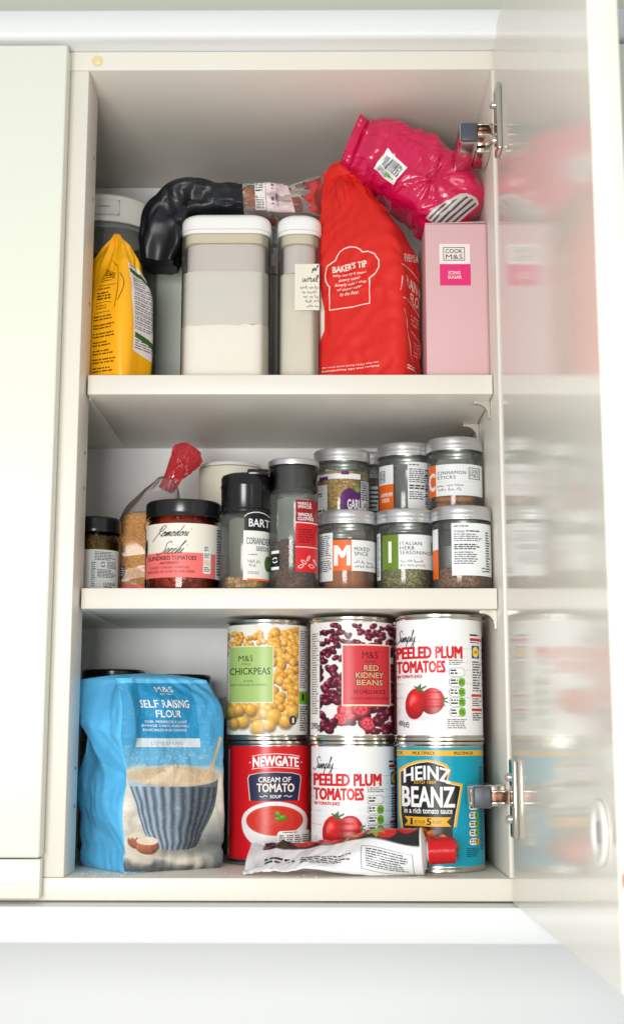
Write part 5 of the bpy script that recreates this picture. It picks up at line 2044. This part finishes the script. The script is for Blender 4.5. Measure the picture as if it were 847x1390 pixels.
S.rect(.1365, -.020, .1600, .0175, ink((232, 216, 218), .4), 1)
S.text('2023', .1465, -.004, .1490, .008, ink((90, 70, 110), .4), 2)
S.lines(.1420, -.012, .1450, .009, 5, ink((90, 70, 110), .4), 2)
S.build('sticker', t)

# --- seed packet behind the pouch
t = thing('seed_packet', 'colourful packet with a sunflower peeping over the black pouch', 'packet', (.128, .152, Z2 + .1628))
bm = bmesh.new()
add_box(bm, -.050, .046, -.006, .006, 0, .0650, .003, 3)
from_bm('packet_body', bm, mat('packet_film', (214, 222, 224), .3, bump=.2, bscale=120), t)
S = Sheet(Plane((-.050, -.006, 0), (1, 0, 0), (0, 0, 1)), lambda X: X / 1000., lambda Y: (65 - Y) / 1000., cut=(None, None), lift=.0002, step=.0001)
S.rect(2, 2.5, 42, 40, ink((150, 190, 220), .4), 0)
S.lines(4, 4, 40, 12, 3, ink((250, 250, 250), .4), 1, fill=.55)
S.rect(42, 2.5, 56, 40, ink((236, 232, 220), .4), 0)
for i in range(12):
    a = i * pi / 6
    S.ell(49 + 4.2 * cos(a), 8 + 4.2 * sin(a), 2.6, 1.4, ink((248, 196, 30), .4), 1, 12, a)
S.ell(49, 8, 2.8, 2.8, ink((110, 70, 24), .4), 2, 16)
S.rect(57, 2.5, 70, 40, ink((70, 120, 60), .4), 0)
S.ell(63, 8, 4, 3, ink((150, 190, 90), .4), 1, 16)
S.rect(71, 2.5, 94, 40, ink((226, 226, 222), .4), 0)
S.lines(72, 4, 93, 20, 7, TXT, 1, fill=.45)
S.build('print', t)

# --- bag of couscous with twisted red top
cb = thing('grain_bag', 'clear bag of golden couscous with a twisted red top', 'bag', (.0360, .1480, Z1 + .0003), radians(4))
cdisp = lambda P, t: .0016 * crease(P, 28, 5, 91) + .0012 * sstep(.6, 1, t) * crease(P * np.array([1.4, 1.4, .4]), 50, 4, 93) + .002 * np.sin(np.clip(t, 0, 1) * pi)
fa_, fb_ = curve([0, .1, .45, .72, .88, 1], [1, 1.0, .93, .76, .48, .24]), curve([0, .4, .75, 1], [1, .95, .7, .22])
fx_ = curve([0, .45, .75, 1], [0, .005, .014, .024])
cs = Bag(.070, .042, .012, .118, fa_, fb_, fx_, zero, cdisp)
cs.mesh('clear_film', glass('bag_film', (240, 236, 236), (190, 184, 188), .16, 1.45, .06), cb, 130, 100, .002)
ci = Bag(.0678, .0398, .011, .0800, lambda t: fa_(t * .69), lambda t: fb_(t * .69), lambda t: fx_(t * .69), zero, lambda P, t: cdisp(P, t * .69))
ci.mesh('couscous', grains('couscous', (196, 134, 40), (244, 196, 96), 900, .7, .5, (222, 164, 62)), cb, 110, 70, .006)
REDF = glass('red_film', (224, 70, 80), (200, 30, 50), .15, 1.45, .45)
tw = Sweep(curve3([0, .3, 1], [(.0240, 0, .1060), (.0310, -.002, .1200), (.0500, -.003, .1480)]), curve([0, .25, .6, 1], [.004, .0042, .008, .006]), curve([0, .25, .6, .85, 1], [.0075, .0085, .0125, .0130, .0080]), .05, .01, lambda P, t: .24 * crease(P * np.array([.4, 1, 1]), 110, 4, 95), 2.0)
tw.mesh('twisted_top', REDF, cb, 60, 60)
S = Sheet(cs, lambda X: (X - 184) / 1480., lambda Y: (806 - Y) / 1440., cut=(2.5, 2.5), lift=.0003)
S.rect(152, 788, 226, 806, ink((226, 62, 28), .35), 1)
S.stroke([(178, 697), (204, 697), (209, 702), (205, 716), (186, 720), (178, 708), (178, 697)], .9, ink((50, 36, 20)), 2)
S.lines(186, 700, 202, 712, 4, ink((50, 36, 20)), 2, fill=.45)
S.ell(160, 772, 3.4, 9, ink((40, 40, 52)), 2)
S.lines(157, 766, 163, 778, 4, LBL, 3, fill=.4)
S.ell(199, 746, 2, 12, ink((40, 40, 52)), 2)
S.build('print', cb)

# --- tall jars behind the blue flour bag
for (x, y, h_, lb) in ((.0030, .2250, .1775, 'black lidded tall jar at the back left behind the flour bag'), (.0690, .2200, .1725, 'black lidded tall jar directly behind the blue flour bag')):
    t = thing('food_jar', lb, 'jar', (x, y, .0002), 0, 'tall jars behind the flour bag')
    R = .0310
    lathe('glass', [(0, .001), (.026, .001), (R - .003, 0), (R, .005), (R, h_ - .030), (R - .001, h_ - .026), (R - .004, h_ - .018), (R - .004, h_ - .006)], GLASS, t, 56)
    lathe('lid', [(R - .002, h_ - .0135), (R + .0006, h_ - .0138), (R + .0010, h_ - .0120), (R + .0004, h_ - .0108), (R + .0006, h_ - .0020), (R - .001, h_ - .0003), (R - .004, h_), (0, h_ - .001)], BLACKL, t, 64)
    lathe('contents', [(0, .002), (R - .004, .002), (R - .002, .006), (R - .002, h_ - .034), (R - .006, h_ - .022), (0, h_ - .022)], grains('jar_pasta', (120, 92, 40), (190, 160, 90), 200, .6, .6), t, 40)
t = thing('food_tub', 'clear tub with pale lid between the flour bag and the tins', 'tub', (.1420, .2360, .0002))
lathe('tub_body', [(0, .001), (.030, .001), (.0335, .003), (.0350, .1300)], CLEARP, t, 56)
lathe('lid', [(.0340, .1300), (.0362, .1302), (.0364, .1330), (.0352, .1345), (.0350, .1500), (.0335, .1520), (.031, .1524), (0, .1524)], mat('pale_tub_lid', (214, 218, 220), .3, sss=.1), t, 56)
lathe('contents', [(0, .002), (.029, .002), (.0330, .1100), (0, .1120)], mat('tub_contents', (190, 186, 172), .8, vary=.1, vscale=80), t, 40)

# --- tomato puree tube in front of the tins
tube = thing('puree_tube', 'squeezed tomato puree tube with red cap lying before the tins', 'tube')
P0, P1 = np.array((.1480, .0400, .0125)), np.array((.2935, .0215, .0196))
RT = .0192
ax = (P1 - P0) / np.linalg.norm(P1 - P0)
e1 = np.cross(ax, (0, 0, 1))
e1 /= np.linalg.norm(e1)          # towards the viewer
e2 = np.cross(e1, ax)             # upwards
if e1[1] > 0:
    e1 = -e1
nu, nv = 170, 96
S1, A1 = np.meshgrid(np.linspace(0, 1, nu), np.arange(nv) * 2 * pi / nv, indexing='ij')
sa, aa = S1.ravel(), A1.ravel()
kk = sstep(.22, 1.0, sa) ** 1.25
wide = .0250 * (1 - kk) + RT * kk
thin = .0014 * (1 - kk) + RT * kk
lean = radians(68) * (1 - sstep(.45, 1.0, sa))    # the flattened end leans back
d1 = e2[None] * np.cos(lean)[:, None] - e1[None] * np.sin(lean)[:, None]
d2 = e1[None] * np.cos(lean)[:, None] + e2[None] * np.sin(lean)[:, None]
c0 = P0[None] + (P1 - P0)[None] * sa[:, None]
q3 = np.stack([sa * .15, np.cos(aa) * .02, np.sin(aa) * .02], 1)
fade = 1 - .93 * sstep(.5, .95, sa)
dsp = (crease(q3, 34, 4, 101) * .0034 + crease(q3, 80, 4, 103) * .0014) * fade
q1 = np.stack([sa * .15, 0 * sa, np.cos(aa) * .012], 1)
wave = crease(q1, 30, 4, 107) * .0030 * (1 - kk)
V = c0 + d1 * (wide * np.cos(aa))[:, None] + d2 * (thin * np.sin(aa) + dsp * np.sign(np.sin(aa)) * .5 + wave)[:, None]
V[:, 2] = np.maximum(V[:, 2], .0006)
V = list(V)
F = [(i * nv + j, i * nv + (j + 1) % nv, (i + 1) * nv + (j + 1) % nv, (i + 1) * nv + j) for i in range(nu - 1) for j in range(nv)]
V.append(P0)
for j in range(nv):
    F.append((len(V) - 1, (j + 1) % nv, j))
ob = mesh('tube_body', V, F, vcol('tube_foil', .24, coat=.3, bump=.05), tube, True, 60)
sa, aa = np.append(sa, 0), np.append(aa, 0)
X_, Y_ = sa * 150, (aa - pi / 2) * 19          # unrolled, Y=0 faces the viewer, + is downwards
cv = Canvas(X_, Y_, (236, 236, 238))
topz = (Y_ < -8 + sa * 5) | (aa > 4.9)
cv.mix(sstep(-6 + 0 * sa, -7.5, Y_ - sa * 4.5 + 3), (28, 26, 30))
cv.mix((aa > 4.6) * 1.0, (28, 26, 30))
nz = vnoise(np.stack([X_ / 9, Y_ / 9, X_ * 0], 1), 12)
up_m = (Y_ - sa * 4.5 + 3 < -6)
for x, y, rx, ry in ((118, -20, 13, 12), (92, -18, 12, 10), (70, -20, 12, 9), (48, -20, 10, 8), (138, -26, 9, 9)):
    k, a, b, d = cv.inside(x, y, rx, ry, 0, .1)
    cv.mix(k * up_m, (206, 32, 34))
for x, y, an in ((112, -17, .3), (112, -17, 1.5), (112, -17, 2.6), (112, -17, -1.), (112, -17, -2.4), (88, -14, .3), (88, -14, 2.0), (88, -14, -1.2)):
    k, a, b, d = cv.inside(x + 4 * cos(an), y + 4 * sin(an), 5.2, 1.7, an, .3)
    cv.mix(k * up_m, (112, 172, 60))
cv.mix(((sa < .16) * (Y_ > -20) * sstep(.25, .5, nz)) * .0, (200, 200, 204))
cv.mix(sstep(.09, .07, sa), (226, 226, 230))
paint(ob.data, cv.C)
# printed text on the pale side of the tube
nbody = len(ob.data.vertices)


class TubeSurf(Surf):
    G = np.array(V[:-1]).reshape(nu, nv, 3)

    def P(s, u, v):
        fi = np.clip(u, 0, 1) * (nu - 1)
        fj = np.mod(v / (2 * pi) * nv, nv)
        i0 = np.minimum(fi.astype(int), nu - 2)
        j0 = fj.astype(int) % nv
        j1 = (j0 + 1) % nv
        a, b = (fi - i0)[:, None], (fj - np.floor(fj))[:, None]
        G = s.G
        return (G[i0, j0] * (1 - b) + G[i0, j1] * b) * (1 - a) + (G[i0 + 1, j0] * (1 - b) + G[i0 + 1, j1] * b) * a

    def N(s, u, v):
        pu = s.P(u + .004, v) - s.P(u - .004, v)
        pv = s.P(u, v + .03) - s.P(u, v - .03)
        n = np.cross(pu, pv)
        n /= np.linalg.norm(n, axis=1)[:, None] + 1e-12
        c = P0 + (P1 - P0) * u[:, None]
        sg = np.sign(np.sum(n * (s.P(u, v) - c), axis=1))[:, None]
        return n * np.where(sg == 0, 1, sg)


S = Sheet(TubeSurf(), lambda X: X / 150., lambda Y: Y / 19. + pi / 2, cut=(2.5, 2.5), lift=.0004, step=.0001)
S.frame(100, 1, 144, 22, .5, GREY, 1)
S.lines(104, 3, 141, 19, 8, DK, 1, fill=.42, seed=3)
S.lines(48, 8, 92, 18, 4, DK, 1, fill=.45, seed=6)
S.lines(16, 4, 44, 13, 2, BLACK, 1, fill=.5, seed=7)
S.build('print', tube)
# shoulder, neck and ridged cap along the tube's axis
Mt = Matrix.Translation(tuple(P1)) @ Vector(tuple(ax)).to_track_quat('Z', 'X').to_matrix().to_4x4()
sh_ = lathe('shoulder', [(RT, 0), (RT + .0003, .0006), (RT, .0014), (.0085, .0052), (.0078, .0070)], mat('white_shoulder', (236, 236, 236), .3), tube, 56)
sh_.matrix_local = Mt
cp = lathe('cap', [(.0104, .0062), (.0114, .0066), (.0114, .0074), (.0108, .0090), (.0106, .0270), (.0098, .0286), (0, .0290)], mat('red_cap', (206, 14, 28), .25, spec=.5), tube, 72, knurl=(.0088, .0272, .0005))
cp.matrix_local = Mt


# ================================================================== crumbs and a hand on the door edge
rs = random.Random(17)
CRUMB = mat('pale_crumbs', (232, 226, 212), .8)
V, F = [], []
t_ = bmesh.new()
bmesh.ops.create_icosphere(t_, subdivisions=1, radius=1)
bv = np.array([v.co for v in t_.verts])
bf = [tuple(v.index for v in f.verts) for f in t_.faces]
t_.free()
for i in range(60):
    x = rs.choice((rs.uniform(.004, .05), rs.uniform(.004, .36)))
    y = rs.uniform(.004, .045)
    r = rs.uniform(.00025, .0009) * (1 if rs.random() < .8 else 1.5)
    o = len(V)
    A = bv * np.array([r * rs.uniform(.7, 1.4), r * rs.uniform(.7, 1.4), r * .6]) + np.array([x, y, r * .5])
    V += list(map(tuple, A))
    F += [tuple(q + o for q in f) for f in bf]
tag(mesh('crumbs', V, F, CRUMB, None), 'pale crumbs scattered along the front of the cupboard floor', 'crumbs', kind='stuff')

SKIN = mat('skin', (206, 142, 108), .5, spec=.4, sss=.25, vary=.06, vscale=60, bump=.15, bscale=700)


def hand():
    """a hand round the free edge of the open door, fingertips just reaching the near edge"""
    bm = bmesh.new()
    lay = bm.verts.layers.skin.verify()
    X0, Y0, Z0 = .3700, -.4085, .0407

    def add(p, r, prev=None):
        v = bm.verts.new(p)
        v[lay].radius = (r, r)
        if prev is not None:
            bm.edges.new((prev, v))
        return v
    root = add((.462, -.388, Z0 - .028), .020)
    root[lay].use_root = True
    w1 = add((.505, -.372, Z0 - .032), .021, root)
    w2 = add((.560, -.352, Z0 - .036), .024, w1)
    add((.640, -.330, Z0 - .044), .030, w2)
    for k, (dz, tip, rr) in enumerate(((0, 0, .0080), (-.0185, .003, .0082), (-.0370, .006, .0078), (-.0545, .013, .0068))):
        z = Z0 + dz
        kn = add((.447, -.4000, z - .001 * k), .0105, root)
        a = add((.423 + tip * .4, -.4155, z), .0092, kn)
        b = add((.397 + tip * .7, -.4130, z), .0086, a)
        c = add((.3800 + tip, -.4098, z), rr, b)
        add((X0 + tip, -.4080, z), rr * .86, c)
    t1 = add((.455, -.372, Z0 + .010), .0130, root)
    t2 = add((.430, -.3600, Z0 + .030), .0105, t1)
    t3 = add((.410, -.3560, Z0 + .040), .0092, t2)
    add((.3985, -.3560, Z0 + .044), .0078, t3)
    me = bpy.data.meshes.new('hand')
    bm.to_mesh(me)
    bm.free()
    o = link('person', me, SKIN)
    o.modifiers.new('skin', 'SKIN').use_smooth_shade = True
    sd = o.modifiers.new('sub', 'SUBSURF')
    sd.levels = sd.render_levels = 2
    tag(o, 'fingers of a hand holding the free edge of the open door', 'person')
    return o


hand()
